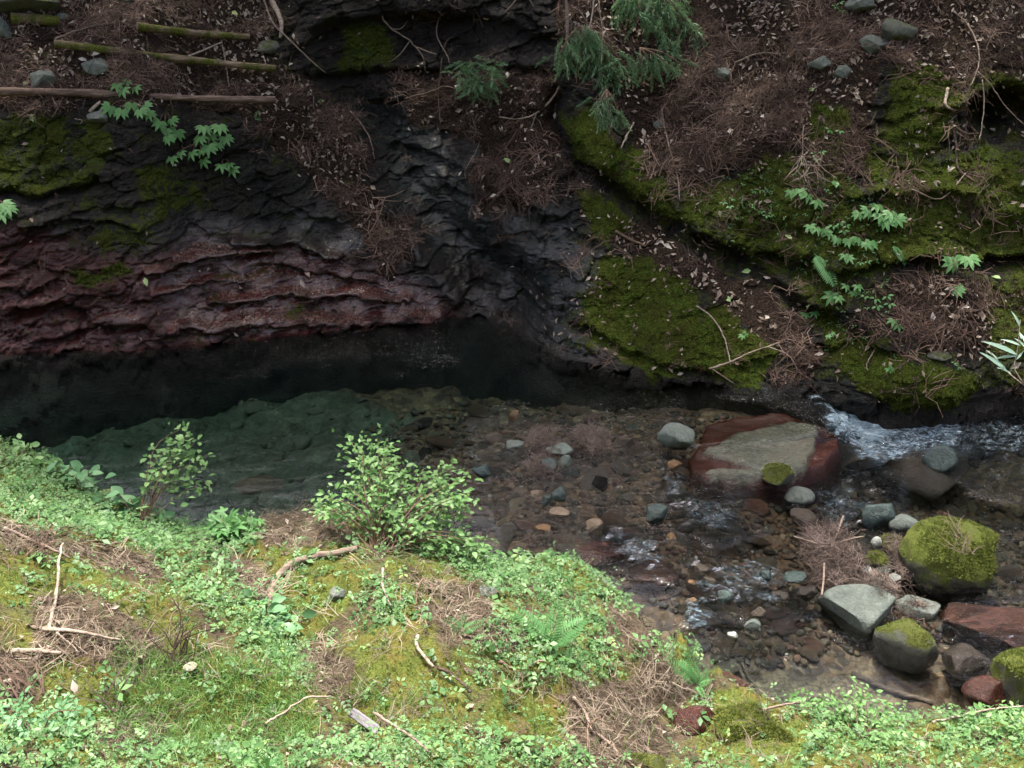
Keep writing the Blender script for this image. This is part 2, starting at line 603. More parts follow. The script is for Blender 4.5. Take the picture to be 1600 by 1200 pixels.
# steepness of the ground (degrees) at pixels of the photograph
SL = np.array([
    (-300, 500, 66), (-300, 250, 66), (-300, 100, 34), (0, 520, 66), (0, 400, 66), (0, 250, 62), (0, 185, 55), (0, 130, 36), (0, 40, 36), (0, -150, 38),
    (200, 520, 64), (200, 400, 62), (200, 250, 62), (200, 140, 36), (200, 50, 36), (200, -150, 38),
    (330, 500, 46), (400, 505, 42), (480, 480, 42), (400, 450, 46), (400, 410, 43), (480, 390, 43), (400, 330, 60), (400, 230, 55), (400, 150, 36), (400, 50, 38),
    (560, 500, 42), (560, 470, 44), (640, 485, 42), (560, 410, 46), (560, 300, 50), (540, 200, 46), (540, 80, 62), (540, -50, 50),
    (680, 450, 58), (680, 340, 46), (690, 290, 42), (650, 260, 42), (680, 230, 44), (680, 150, 46), (680, 50, 64), (700, -100, 45),
    (780, 480, 66), (790, 400, 62), (800, 290, 38), (800, 200, 52), (800, 130, 44), (800, 40, 58),
    (900, 540, 54), (900, 430, 54), (900, 320, 46), (900, 220, 56), (900, 100, 42), (920, -100, 40),
    (1020, 570, 46), (1020, 480, 40), (1020, 400, 36), (1020, 330, 58), (1020, 220, 40), (1020, 80, 40),
    (1150, 580, 48), (1150, 500, 38), (1150, 440, 38), (1150, 370, 62), (1150, 290, 58), (1150, 200, 40), (1150, 60, 40),
    (1280, 590, 52), (1280, 540, 38), (1280, 450, 64), (1280, 350, 62), (1280, 260, 52), (1280, 180, 42), (1280, 60, 40),
    (1430, 610, 58), (1430, 540, 46), (1430, 480, 36), (1430, 410, 60), (1430, 340, 66), (1430, 285, 46), (1430, 200, 58), (1430, 80, 42),
    (1570, 590, 56), (1570, 500, 42), (1570, 440, 42), (1570, 350, 68), (1570, 260, 60), (1570, 190, 66), (1570, 100, 42), (1570, -80, 40),
    (1850, 590, 56), (1850, 400, 62), (1850, 200, 56), (1850, 60, 40), (2300, 400, 58), (2300, 60, 40), (-800, 400, 62), (-800, 60, 36)], float)
us = np.concatenate([np.linspace(-900, -90, 60)[:-1], np.linspace(-90, 1690, 680), np.linspace(1690, 2500, 60)[1:]])
vw = np.interp(us, WL[:, 0], WL[:, 1])
kk = np.hanning(15)
kk /= kk.sum()
vw = np.convolve(np.pad(vw, 7, mode='edge'), kk, 'valid')
VT = -130.0
NA, NBL, NEX = 330, 36, 30
sa = np.linspace(0, 1, NA)
rows_up = vw[None] + sa[:, None] * (VT - vw[None])
U2 = np.repeat(us[None], NA, 0)
w = 1.0 / (((U2[..., None] - SL[:, 0]) / 1.35) ** 2 + (rows_up[..., None] - SL[:, 1]) ** 2 + 500) ** 1.7
slope = (w * SL[:, 2]).sum(-1) / w.sum(-1)
del w
def march(P, u, v, ang):
    """next point on the pixel's ray, on the line of the given slope through P (y-z plane)"""
    d = ray(u, v)
    m = np.tan(np.radians(ang))
    # z = P.z + m*(y-P.y);  y = t*dy ; z = H + t*dz
    t = (P[:, 2] - CAM_H - m * P[:, 1]) / (d[:, 2] - m * d[:, 1])
    return np.array([0, 0, CAM_H]) + d * t[:, None]
FAR = np.zeros((NA + NBL + NEX, len(us), 3))
FAR[NBL] = on_z(us, vw, 0.0)
for i in range(1, NA):
    FAR[NBL + i] = march(FAR[NBL + i - 1], us, rows_up[i], 0.5 * (slope[i] + slope[i - 1]))
vrow = np.zeros(FAR.shape[:2])
vrow[NBL:NBL + NA] = rows_up
for i in range(1, NBL + 1):                       # below the water: carry on down and forward
    dz = 1.5 * i / NBL
    P = FAR[NBL].copy()
    P[:, 2] -= dz
    P[:, 1] -= dz / math.tan(math.radians(62)) * np.interp(us, [600, 720, 800, 900, 1200], [0.7, 1.3, 1.1, 0.4, 0.3])
    FAR[NBL - i] = P
    vrow[NBL - i] = to_px(P)[1]
for i in range(1, NEX + 1):                       # above the picture: the hillside goes on
    k = (i / NEX) ** 1.5 * 16
    P = FAR[NBL + NA - 1].copy()
    P[:, 1] += k
    P[:, 2] += k * (0.75 + 0.04 * np.sin(us * 0.004))
    P[:, 0] *= 1 + 0.05 * k
    FAR[NBL + NA - 1 + i] = P
    vrow[NBL + NA - 1 + i] = VT - 12 * i
UU = np.repeat(us[None], FAR.shape[0], 0)
VV = vrow
base = FAR.reshape(-1, 3)
wob = (fbm(base, 4.0, 4, 3) * 1.6).reshape(UU.shape)
UW, VWb = UU + 9 * fbm(base, 5.0, 3, 31).reshape(UU.shape), VV + 9 * fbm(base, 5.0, 3, 41).reshape(UU.shape)

FAR_MOSS = [
    [(862, 182), (920, 168), (965, 205), (1000, 265), (1060, 300), (1100, 345), (1050, 352), (960, 292), (900, 250)],
    [(885, 285), (930, 290), (985, 345), (950, 372), (1000, 412), (1060, 430), (1110, 470), (1180, 510), (1218, 550), (1195, 610), (1110, 600), (1020, 590), (955, 562), (897, 530), (925, 450), (940, 390)],
    [(1290, 500), (1340, 530), (1420, 562), (1500, 560), (1538, 600), (1500, 638), (1400, 638), (1330, 595), (1280, 560)],
    ([(1060, 290), (1150, 270), (1260, 235), (1330, 280), (1380, 350), (1420, 420), (1330, 440), (1290, 480), (1200, 430), (1130, 390), (1060, 350)], 0.72),
    ([(1380, 100), (1470, 80), (1500, 130), (1490, 230), (1420, 270), (1370, 220)], 0.85),
    ([(1340, 235), (1480, 240), (1600, 235), (1800, 240), (1800, 425), (1560, 410), (1400, 400), (1360, 300)], 0.78),
    ([(-300, 175), (140, 178), (185, 240), (160, 290), (60, 305), (-300, 320)], 0.62),
    ([(215, 265), (320, 255), (330, 325), (240, 340)], 0.62), ([(105, 432), (190, 398), (222, 430), (120, 460)], 0.85),
    ([(130, 300), (260, 330), (240, 400), (150, 420)], 0.5), ([(420, 430), (500, 470), (540, 500), (430, 500)], 0.4),
    ([(530, 40), (610, 36), (610, 105), (535, 115)], 0.7), ([(1265, 155), (1312, 170), (1325, 250), (1275, 255)], 0.9),
    ([(1530, 425), (1600, 415), (1800, 420), (1800, 620), (1550, 602), (1535, 520)], 0.6), ([(1500, 120), (1800, 110), (1800, 160), (1520, 150)], 0.7)]
FAR_LIT = [
    [(-1000, -900), (440, -900), (425, 60), (470, 130), (545, 200), (565, 270), (650, 400), (610, 425), (545, 335), (500, 285), (430, 232), (395, 185), (300, 165), (-1000, 165)],
    ([(600, 110), (860, 110), (885, 230), (875, 310), (760, 335), (735, 285), (755, 230), (640, 190)], 0.75),
    [(860, -900), (2600, -900), (2600, 95), (1500, 120), (1380, 98), (1360, 200), (1335, 270), (1200, 250), (1080, 292), (1010, 270), (980, 200), (935, 140), (870, 100)],
    [(900, 332), (960, 338), (1030, 370), (1090, 408), (1170, 447), (1250, 508), (1295, 560), (1262, 575), (1200, 548), (1120, 485), (1020, 425), (960, 384)],
    ([(1395, 440), (1480, 430), (1600, 450), (1700, 520), (1545, 562), (1440, 542), (1385, 500)], 0.95),
    [(1365, 262), (1480, 270), (1535, 330), (1480, 312), (1385, 302)], ([(440, -400), (860, -400), (860, -10), (440, -10)], 0.6)]
FAR_RED = [[(-1000, 330), (0, 345), (120, 385), (230, 395), (330, 385), (440, 378), (560, 395), (650, 440), (715, 480), (715, 510), (500, 560), (300, 600), (-1000, 640)]]
FAR_COOL = [[(555, 160), (640, 175), (760, 285), (900, 330), (930, 420), (960, 545), (880, 560), (790, 470), (700, 405), (620, 365), (600, 300), (535, 220)],
            ([(1270, 560), (1320, 560), (1400, 645), (1250, 625)], 0.8), ([(360, 240), (520, 280), (560, 380), (400, 370)], 0.45)]
moss = pmask(UW, VWb, FAR_MOSS, 16, wob, 16)
lit = pmask(UW, VWb, FAR_LIT, 10, wob, 16)
red = pmask(UW, VWb, FAR_RED, 22, wob, 10)
cool = pmask(UW, VWb, FAR_COOL, 25, wob, 20)
wet = pmask(UU, VV, [([(270, 370), (560, 350), (720, 470), (720, 560), (250, 560)], 1.0), ([(250, 350), (640, 330), (600, 160), (700, 190), (960, 400), (960, 700), (-100, 700), (120, 480)], .55), ([(-100, 300), (200, 380), (200, 700), (-100, 700)], .4)], 40, wob, 30)
lit = np.maximum(lit, sstep(-60, -140, VV) * 0.9)
wet = wet * sstep(0.0, 0.05, base.reshape(*UU.shape, 3)[..., 2])
rightish = sstep(860, 960, UU + 0.25 * (VV - 300)) * sstep(0.0, 0.12, base.reshape(*UU.shape, 3)[..., 2])
moss = np.maximum(moss, 0.40 * rightish * (1 - lit))
lit = np.maximum(lit, 0.16 * rightish)
moss = np.maximum(moss, 0.20 * (UU < 560))

# relief: recesses (cracks, gullies, hollows) and bulges, in metres towards the hill
push = np.zeros(UU.shape)
def crack(pts, width, depth, lip=0.35):
    global push
    d, sd = seg_dist(UW, VWb, pts)
    prof = np.exp(-(d / width) ** 2)
    push += depth * prof
    push -= depth * lip * np.exp(-((d - width * 1.9) / (width * 1.3)) ** 2) * (sd < 0)       # the lip above juts out
def blob(u, v, ru, rv, depth):
    global push
    q = ((UW - u) / ru) ** 2 + ((VWb - v) / rv) ** 2
    push += depth * np.exp(-q * q)
crack([(868, 150), (872, 205), (905, 255), (958, 297), (1048, 355), (1100, 386), (1180, 405), (1260, 415)], 15, 0.26)
crack([(1100, 386), (1180, 425), (1250, 478), (1320, 520), (1345, 530)], 12, 0.20)
crack([(1180, 405), (1260, 425), (1330, 432), (1420, 410), (1600, 418), (1800, 420)], 9, 0.18)
crack([(1350, 205), (1440, 180), (1510, 165), (1530, 150)], 6, 0.06)
crack([(1330, 300), (1420, 290), (1520, 292)], 7, -0.10, 0)
crack([(540, 130), (600, 225), (645, 300), (690, 370), (760, 420), (830, 510)], 42, 0.30, 0.0)
crack([(560, 250), (610, 330), (660, 400), (715, 470)], 12, -0.12, 0)
crack([(-60, 300), (60, 312), (150, 286)], 8, 0.12)
crack([(0, 392), (90, 370), (140, 360)], 5, 0.05)
crack([(0, 432), (60, 425), (120, 440)], 5, 0.05)
crack([(20, 492), (90, 478), (140, 510), (230, 520)], 8, 0.09)
crack([(60, 540), (140, 520)], 6, 0.06)
crack([(330, 440), (420, 420), (560, 440), (640, 470)], 5, 0.05)
crack([(230, 420), (330, 392), (440, 388)], 6, -0.14, 0)
crack([(330, 470), (430, 455), (560, 458), (640, 466)], 5, -0.12, 0)
crack([(240, 452), (300, 440), (380, 432)], 5, -0.10, 0)
crack([(400, 330), (470, 322), (540, 345)], 5, -0.08, 0)
crack([(30, 350), (120, 335), (220, 350)], 6, -0.09, 0)
crack([(270, 512), (400, 500), (540, 502), (690, 492)], 9, -0.10, 0)
crack([(370, 375), (470, 372), (530, 395)], 6, -0.14, 0)
crack([(480, 130), (560, 125), (680, 118), (800, 112), (865, 120)], 9, 0.14)
crack([(490, 60), (600, 30), (760, 40), (860, 70)], 12, 0.14)
crack([(620, 240), (700, 260), (760, 300), (830, 340), (930, 380)], 9, 0.08)
crack([(700, 300), (780, 330), (880, 345)], 7, 0.06)
crack([(905, 515), (960, 545), (1060, 575), (1130, 590)], 8, 0.10)
crack([(1215, 80), (1240, 150), (1265, 165)], 7, 0.10)
crack([(1290, 560), (1340, 545), (1400, 560)], 9, 0.10)
blob(1580, 185, 58, 44, 0.75)
blob(1600, 408, 70, 13, 0.30)
blob(780, 470, 62, 62, 0.22)
blob(1275, 548, 22, 12, 0.12)
blob(925, 225, 45, 40, -0.16)
blob(1440, 595, 85, 34, -0.16)
blob(1060, 540, 110, 34, -0.06)
blob(1180, 330, 90, 30, -0.10)
blob(1570, 300, 60, 45, -0.10)
blob(560, 70, 70, 38, 0.22)
blob(700, 60, 90, 36, 0.16)
blob(800, 290, 50, 26, -0.06)
hard = (1 - np.maximum(moss * 0.55, lit * 0.75))
strat = base @ np.array([[1.0, 0, -0.18], [0, 1, 0], [0.18, 0, 1.0]])
n_big = fbm(base, 1.3, 3, 11).reshape(UU.shape)
n_med = fbm(strat * np.array([1.0, 1.0, 3.2]), 2.6, 5, 12, 0.55, True).reshape(UU.shape)
n_str = fbm(strat * np.array([0.55, 0.7, 7.5]), 3.2, 4, 14, 0.55).reshape(UU.shape)
n_fin = fbm(base, 16.0, 3, 13).reshape(UU.shape)
inpic = sstep(-700, -300, UU) * 1.0
hard = hard * (1 - 0.5 * wet) * (0.35 + 0.65 * sstep(-0.3, 0.0, FAR[..., 2]))
n_chip = fbm(strat * np.array([1.0, 1.0, 2.4]), 9.0, 3, 16, 0.6, True).reshape(UU.shape)
warp = np.stack([fbm(base, 3.0, 3, 17), fbm(base, 3.0, 3, 18), fbm(base, 3.0, 3, 19)], -1) * 0.10
blk1, jn1 = blocks((strat + warp) * np.array([2.3, 2.3, 6.0]), 200, 0.9)
blk2, jn2 = blocks((strat + warp) * np.array([6.5, 6.5, 15.0]), 300, 0.9)
blk1, jn1, blk2, jn2 = [q.reshape(UU.shape) for q in (blk1, jn1, blk2, jn2)]
disp = push - n_big * 0.10 - hard * (n_med * 0.026 + n_str * 0.014 + n_chip * 0.010 + blk1 * 0.050 + blk2 * 0.018)
disp = disp + hard * (0.045 * (1 - sstep(0, 0.07, jn1)) + 0.014 * (1 - sstep(0, 0.10, jn2))) - (moss * 0.035 + 0.012) * n_fin - lit * 0.02 * fbm(base, 9, 3, 15).reshape(UU.shape)
FAR[..., 1] += disp
FAR[..., 2] += 0.25 * n_big * 0.10 - 0.02 * n_fin * moss
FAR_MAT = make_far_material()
under_dark = sstep(0.012, -0.03, FAR[..., 2]) * sstep(900, 760, UU) * 0.93  # silt tone, darkened to stand for light lost under water
far_attr = {'mask': np.stack([moss, lit, red], -1).reshape(-1, 3), 'mask2': np.stack([cool, wet, under_dark], -1).reshape(-1, 3)}
farF = grid_faces(FAR.shape[0], FAR.shape[1])
FARV = FAR.reshape(-1, 3)
# the far bank is one sheet of ground cut into the outcrops one can tell apart
fu = UU.ravel()[farF].mean(1)
fv = VV.ravel()[farF].mean(1)
fz = FARV[farF].mean(1)[:, 2]
R_WALL = [(-1000, 168), (300, 168), (395, 190), (500, 290), (600, 430), (715, 480), (730, 900), (-1000, 900)]
R_CLEFT = [(500, -20), (860, -20), (870, 170), (905, 260), (900, 330), (950, 400), (920, 470), (900, 520), (860, 900), (735, 900), (716, 480), (600, 430), (500, 290), (470, 130)]
R_SLAB = [(905, 262), (960, 297), (1048, 355), (1100, 386), (1180, 425), (1250, 478), (1300, 560), (1260, 580), (1230, 900), (861, 900), (900, 520), (920, 470), (950, 400), (900, 330)]
R_RIDGE = [(871, 170), (920, 165), (1000, 262), (1080, 290), (1260, 232), (1335, 275), (1370, 290), (1420, 410), (1330, 430), (1300, 520), (1250, 478), (1180, 425), (1100, 386), (1048, 355), (960, 297), (905, 260)]
R_FACE = [(1365, 100), (1500, 100), (1900, 110), (2600, 110), (2600, 425), (1600, 418), (1420, 410), (1370, 290), (1335, 275)]
R_BULGE = [(1300, 522), (1340, 528), (1400, 548), (1540, 565), (1545, 900), (1290, 900), (1262, 580), (1300, 560)]
reg = np.zeros(len(farF), int)
for k, p in enumerate([R_WALL, R_CLEFT, R_SLAB, R_RIDGE, R_FACE, R_BULGE]):
    reg[(poly_sd(fu, fv, p) < 0) & (reg == 0)] = k + 1
specs = [('far_bank', None, None),
         ('rock_wall', 'dark red layered rock wall dropping into the deep pool', 'rock wall'),
         ('rock_cleft', 'dark wet rock cleft between the red wall and the mossy slab', 'rock face'),
         ('mossy_slab', 'sloping rock slab with bright moss and a band of dry leaves across it', 'rock slab'),
         ('mossy_ridge', 'mossy rock ridge above the long dark crack, leafy sprouts on its right half', 'rock ridge'),
         ('mossy_rock_face', 'steep mossy rock face with a black hollow at the right edge', 'rock face'),
         ('mossy_bulge', 'rounded moss covered rock foot standing right above the white water', 'rock')]
for k, (nm, lab, cat) in enumerate(specs):
    f = farF[reg == k]
    used, inv = np.unique(f, return_inverse=True)
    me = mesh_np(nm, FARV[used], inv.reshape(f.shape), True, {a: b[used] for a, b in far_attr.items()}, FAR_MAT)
    if lab is None:
        obj(nm, me, kind='structure')
    else:
        thing(nm, lab, cat, mesh=me)

# ================================================================== WATER LEVEL
def wlevel(x, y):
    p0 = on_z(1290, 640)
    steep = sstep(7.3, 7.8, y)
    x0 = 1.05 * (1 - steep) + (p0[0] - 0.02) * steep
    wdt = 1.5 * (1 - steep) + 0.30 * steep
    return -0.20 * sstep(x0, x0 + wdt, x) - 0.03 * sstep(-0.3, 2.6, x)

def at_water(u, v, dz=0.0):
    z = 0.0
    for _ in range(4):
        p = on_z(u, v, z + dz)
        z = float(wlevel(p[0], p[1]))
    return on_z(u, v, z + dz)

# ================================================================== NEAR BANK
EDGE = [(-900, 620, .9), (-300, 640, .80), (0, 694, .75), (60, 712, .72), (120, 745, .68), (200, 795, .60), (300, 818, .52), (400, 806, .52), (460, 800, .55), (560, 806, .55), (640, 832, .5), (760, 866, .4),
        (880, 874, .35), (960, 920, .3), (1050, 950, .25), (1112, 1000, .2), (1124, 1050, .14), (1060, 1100, .06), (1120, 1128, .12), (1250, 1112, .06), (1400, 1128, .03), (1600, 1110, .03), (1900, 1115, .05), (2300, 1100, .1)]
e3 = np.array([on_z(u, v, z) for u, v, z in EDGE])
order = np.argsort(e3[:, 0])
e3 = e3[order]
INL = [(0, 800, 1.08), (-250, 760, 1.1), (120, 850, .95), (0, 950, 1.2), (250, 950, 1.0), (380, 1040, .92), (500, 1110, .8), (120, 1060, 1.02), (200, 1130, .88), (350, 1135, .74), (0, 1130, 1.12),
       (0, 1200, 1.2), (200, 1200, 1.02), (400, 1195, .95), (330, 880, .62), (420, 950, .62), (480, 1030, .64), (450, 850, .66), (560, 900, .78), (650, 900, .72), (700, 980, .78), (600, 1040, .82), (560, 1100, .66), (560, 1145, .66),
       (760, 1060, .72), (850, 980, .56), (900, 1060, .5), (960, 1000, .4), (980, 1130, .32), (860, 1150, .5), (700, 1190, .8), (560, 1195, .9), (900, 1195, .5), (1050, 1040, .3), (1030, 1180, .22), (1040, 1125, .08),
       (1170, 1160, .2), (1250, 1180, .22), (1450, 1185, .2), (1600, 1180, .22), (1800, 1190, .3)]
pp = [on_z(u, v, z) for u, v, z in INL] + list(e3) + [np.array(q) for q in
      [(-5, 0, 2.9), (0, 0, 2.85), (5, 0, 2.8), (-9, 1, 2.8), (9, 1, 2.2), (-3, 1.6, 2.1), (0.2, 1.6, 1.95), (2.6, 1.8, 1.4), (5, 2.2, 1.2), (-9, 4, 1.8), (9, 4, .8), (-3, -2, 4.0), (3, -2, 4.0)]]
pp = np.array(pp)
near_f = tps(pp[:, :2], pp[:, 2], 0.02)
def near_edge(x):
    return np.interp(x, e3[:, 0], e3[:, 1])
xs = np.concatenate([np.linspace(-12, -4.6, 34)[:-1], np.linspace(-4.6, 4.6, 400), np.linspace(4.6, 12, 34)[1:]])
ys = np.concatenate([np.linspace(-2, 2.3, 22)[:-1], np.linspace(2.3, 7.6, 230)])
X, Y = np.meshgrid(xs, ys)
Z = near_f(X, Y)
ed = near_edge(X)
for _ in range(2):
    ed[:, 1:-1] = (ed[:, :-2] + ed[:, 1:-1] * 2 + ed[:, 2:]) / 4
P0 = np.stack([X, Y, 0 * X], -1)
past = Y - ed + 0.05 * fbm(P0, 3, 3, 5)
drop = np.where(past > 0, 1.5 * past + 0.5 * past ** 2, 0) + 0.05 * np.exp(-(past / 0.12) ** 2) * (past > 0)
humm = fbm(P0, 2.2, 4, 21) * 0.085 + fbm(P0, 9.0, 3, 22) * 0.03 + fbm(P0 * np.array([1, 1, 1]), 24.0, 2, 23) * 0.012
low = sstep(0.02, 0.35, Z)
Z = Z + humm * (0.25 + 0.75 * low) - drop
Z = np.maximum(Z, -1.6)
NEAR = np.stack([X, Y, Z], -1)
NU, NV = to_px(NEAR)
nwob = fbm(NEAR, 3.0, 4, 51) * 1.5
N_MOSS = [([(0, 850), (140, 870), (160, 910), (60, 930), (0, 920)], 1), ([(150, 920), (260, 930), (310, 990), (280, 1030), (200, 970)], 1), ([(430, 850), (520, 860), (560, 900), (500, 960), (440, 950)], .95),
          ([(290, 1040), (460, 1080), (480, 1120), (330, 1080)], .8), ([(620, 880), (700, 890), (690, 930), (630, 930)], .9), ([(80, 1060), (200, 1050), (190, 1120), (60, 1110)], .9), ([(600, 1000), (720, 1040), (690, 1100), (560, 1060)], .7),
          ([(780, 1080), (900, 1100), (870, 1160), (760, 1130)], .8), ([(860, 1040), (930, 1060), (920, 1090), (850, 1070)], .8), ([(520, 1060), (640, 1100), (640, 1140), (540, 1120)], .8), ([(1100, 1085), (1250, 1090), (1250, 1170), (1110, 1170)], .8), ([(1000, 960), (1110, 990), (1110, 1040), (1040, 1020)], .6)]
N_LIT = [([(0, 820), (120, 850), (250, 880), (240, 910), (100, 870), (0, 860)], 1), ([(60, 930), (200, 950), (280, 1000), (200, 1040), (60, 1010)], .95), ([(330, 860), (400, 870), (420, 940), (380, 930)], .8), ([(420, 800), (520, 800), (540, 840), (450, 860), (400, 850)], .7),
         ([(640, 900), (760, 930), (800, 1000), (700, 1010)], .7), ([(840, 1070), (1000, 1070), (1040, 1160), (960, 1180), (870, 1110)], .75), ([(890, 1130), (1030, 1140), (1030, 1195), (920, 1195)], .85), ([(950, 950), (1050, 970), (1010, 1020), (940, 1000)], .7),
         ([(470, 1010), (560, 1030), (560, 1120), (480, 1060)], .7), ([(1000, 1020), (1090, 1050), (1060, 1100), (1000, 1080)], .8), ([(0, 1030), (70, 1030), (60, 1100), (0, 1100)], .6), ([(180, 1110), (250, 1120), (240, 1170), (170, 1150)], .7)]
N_GREEN = [([(0, 690), (120, 740), (230, 790), (330, 830), (400, 800), (400, 860), (330, 880), (400, 930), (470, 1000), (480, 1060), (400, 1020), (280, 940), (200, 850), (100, 840), (0, 820)], 1), ([(0, 1100), (140, 1120), (170, 1200), (0, 1200)], 1),
           ([(470, 1160), (700, 1130), (860, 1170), (1000, 1200), (440, 1200)], 1), ([(660, 860), (880, 870), (960, 920), (900, 960), (740, 920)], .9), ([(740, 960), (960, 960), (960, 1060), (820, 1060), (720, 1010)], .9), ([(170, 1150), (420, 1160), (480, 1200), (160, 1200)], .8),
           ([(1260, 1110), (1420, 1060), (1440, 1200), (1250, 1200)], .5), ([(1480, 1120), (1600, 1110), (1700, 1200), (1440, 1200)], .5), ([(560, 900), (640, 930), (640, 990), (570, 970)], .8), ([(960, 880), (1060, 950), (1000, 980), (900, 930)], .8), ([(1000, 980), (1110, 1010), (1100, 1050), (1010, 1030)], .7)]
nm = pmask(NU, NV, N_MOSS, 22, nwob, 20)
nl = pmask(NU, NV, N_LIT, 18, nwob, 20)
ng = pmask(NU, NV, N_GREEN, 18, nwob, 16)
patch = fbm(NEAR, 2.4, 4, 61)
nm = np.clip(nm + 0.50 + 0.35 * patch - 0.75 * nl, 0, 1)
ng = np.clip(ng + 0.31 + 0.45 * fbm(NEAR, 3.1, 3, 62) - 0.8 * nl, 0, 1)
NEAR_MAT = make_near_material()
nearF = grid_faces(*X.shape)
near_o = obj('near_bank', mesh_np('near_bank', NEAR.reshape(-1, 3), nearF, True, {'mask': np.stack([nm, nl, ng], -1).reshape(-1, 3)}, NEAR_MAT), kind='structure')

# hillside behind the camera, unseen, added to block low sky light
hx, hy = np.meshgrid(np.linspace(-26, 26, 40), np.linspace(-24, -1.6, 26))
hz = 3.6 + (-1.6 - hy) * 0.42 + fbm(np.stack([hx, hy, 0 * hx], -1), .35, 3, 71) * 0.9
HILL = np.stack([hx, hy, hz], -1).reshape(-1, 3)
obj('hillside', mesh_np('hillside', HILL, grid_faces(26, 40), True, {'mask': np.tile([[.5, .5, .3]], (len(HILL), 1))}, NEAR_MAT), kind='structure')

# ================================================================== STREAM BED
BED = [(-600, 600, -1.0), (-200, 640, -1.0), (50, 590, -.72), (80, 715, -.95), (150, 655, -.66), (300, 560, -.62), (280, 690, -.66), (480, 540, -.52), (480, 640, -.52), (420, 760, -.62), (600, 590, -.52), (600, 680, -.42), (560, 760, -.55), (700, 540, -.58), (720, 640, -.28), (740, 760, -.18),
       (820, 580, -.45), (850, 650, -.16), (830, 780, -.10), (960, 610, -.28), (980, 680, -.12), (950, 760, -.09), (1080, 640, -.18), (1050, 800, -.10), (980, 870, -.10), (1180, 620, -.20), (1150, 830, -.17), (1100, 930, -.16), (1250, 850, -.24), (1300, 640, -.5),
       (1400, 690, -.55), (1500, 680, -.5), (1600, 700, -.5), (1330, 780, -.36), (1450, 800, -.42), (1580, 800, -.44), (1300, 920, -.27), (1180, 1000, -.36), (1300, 1030, -.40), (1400, 1080, -.40), (1500, 1080, -.44), (1590, 950, -.42), (1650, 1080, -.45), (2000, 800, -.6), (2000, 1050, -.5), (1200, 1070, -.32), (1040, 1100, -.35)]
bp = np.array([on_z(u, v, 0) for u, v, _ in BED])
bed_f = tps(bp[:, :2], [b[2] for b in BED], 0.01)
bx, by = np.meshgrid(np.linspace(-9, 9, 400), np.linspace(3.6, 10.4, 190))
bz = np.clip(bed_f(bx, by) - 0.05, -1.7, -0.05)
BP = np.stack([bx, by, bz], -1)
silt_n = sstep(-0.35, -0.5, bz)
bz = bz + fbm(BP, 3.0, 4, 81) * 0.06 + silt_n * fbm(BP, 2.2, 4, 86, 0.55, True) * 0.10 + fbm(BP, 11.0, 3, 82) * 0.022
BP[..., 2] = bz
BU, BV = to_px(np.stack([bx, by, 0 * bx], -1))
silt = pmask(BU, BV, [[(-1500, 400), (560, 500), (640, 620), (560, 700), (520, 900), (-1500, 1000)]], 110, fbm(BP, 1.6, 4, 83) * 1.6, 90)
sand = pmask(BU, BV, [([(1110, 1000), (1260, 990), (1500, 1060), (1560, 1130), (1150, 1110)], .9), ([(1260, 985), (1380, 960), (1420, 1050), (1330, 1060)], .8)], 30, fbm(BP, 3, 3, 84) * 1.5, 25)
BED_MAT = make_bed_material()
bedF = grid_faces(*bx.shape)
bed_o = obj('stream_bed', mesh_np('stream_bed', BP.reshape(-1, 3), bedF, True, {'mask': np.stack([silt, sand, 0 * sand], -1).reshape(-1, 3)}, BED_MAT), kind='structure')

# ================================================================== WATER
wx_, wy_ = np.meshgrid(np.linspace(-9, 9, 520), np.linspace(3.4, 10.6, 240))
wz_ = wlevel(wx_, wy_)
WP = np.stack([wx_, wy_, 0 * wx_], -1)
WU, WV = to_px(np.stack([wx_, wy_, wz_], -1))
RIF = [([(1040, 745), (1100, 750), (1160, 790), (1180, 820), (1120, 835), (1060, 810)], 1), ([(930, 810), (985, 835), (1050, 870), (1050, 900), (980, 880), (940, 850)], 1), ([(1080, 880), (1180, 890), (1260, 900), (1250, 950), (1190, 960), (1140, 960), (1080, 960)], .9),
       ([(1120, 990), (1220, 1000), (1200, 1040), (1120, 1040)], .55), ([(1240, 760), (1330, 700), (1400, 760), (1380, 830), (1290, 850), (1260, 800)], .75), ([(1290, 600), (1380, 620), (1620, 640), (1620, 760), (1520, 760), (1480, 700), (1380, 700), (1310, 690)], .9),
       ([(1140, 595), (1230, 600), (1330, 640), (1320, 680), (1250, 630), (1150, 612)], .5), ([(1550, 840), (1650, 850), (1650, 920), (1540, 930)], .6), ([(1500, 950), (1620, 980), (1620, 1020), (1500, 1010)], .5), ([(1220, 990), (1400, 1000), (1380, 1040), (1240, 1030)], .4),
       ([(740, 660), (1060, 620), (1080, 900), (800, 860)], .16), ([(330, 500), (720, 500), (720, 560), (330, 580)], .045)]
wn_ = fbm(WP, 3, 3, 91) * 1.5
rif = np.clip(pmask(WU, WV, RIF, 22, wn_, 16) + 0.035, 0, 1)
foam_glint = pmask(WU, WV, [([(1306, 636), (1340, 628), (1400, 634), (1470, 650), (1500, 672), (1490, 700), (1430, 706), (1390, 722), (1350, 716), (1322, 692), (1300, 668)], .56), ([(1306, 638), (1338, 628), (1385, 638), (1410, 668), (1360, 692), (1310, 676)], 1.3), ([(1440, 650), (1560, 655), (1640, 668), (1620, 712), (1500, 720)], .30)], 12, wn_, 10)
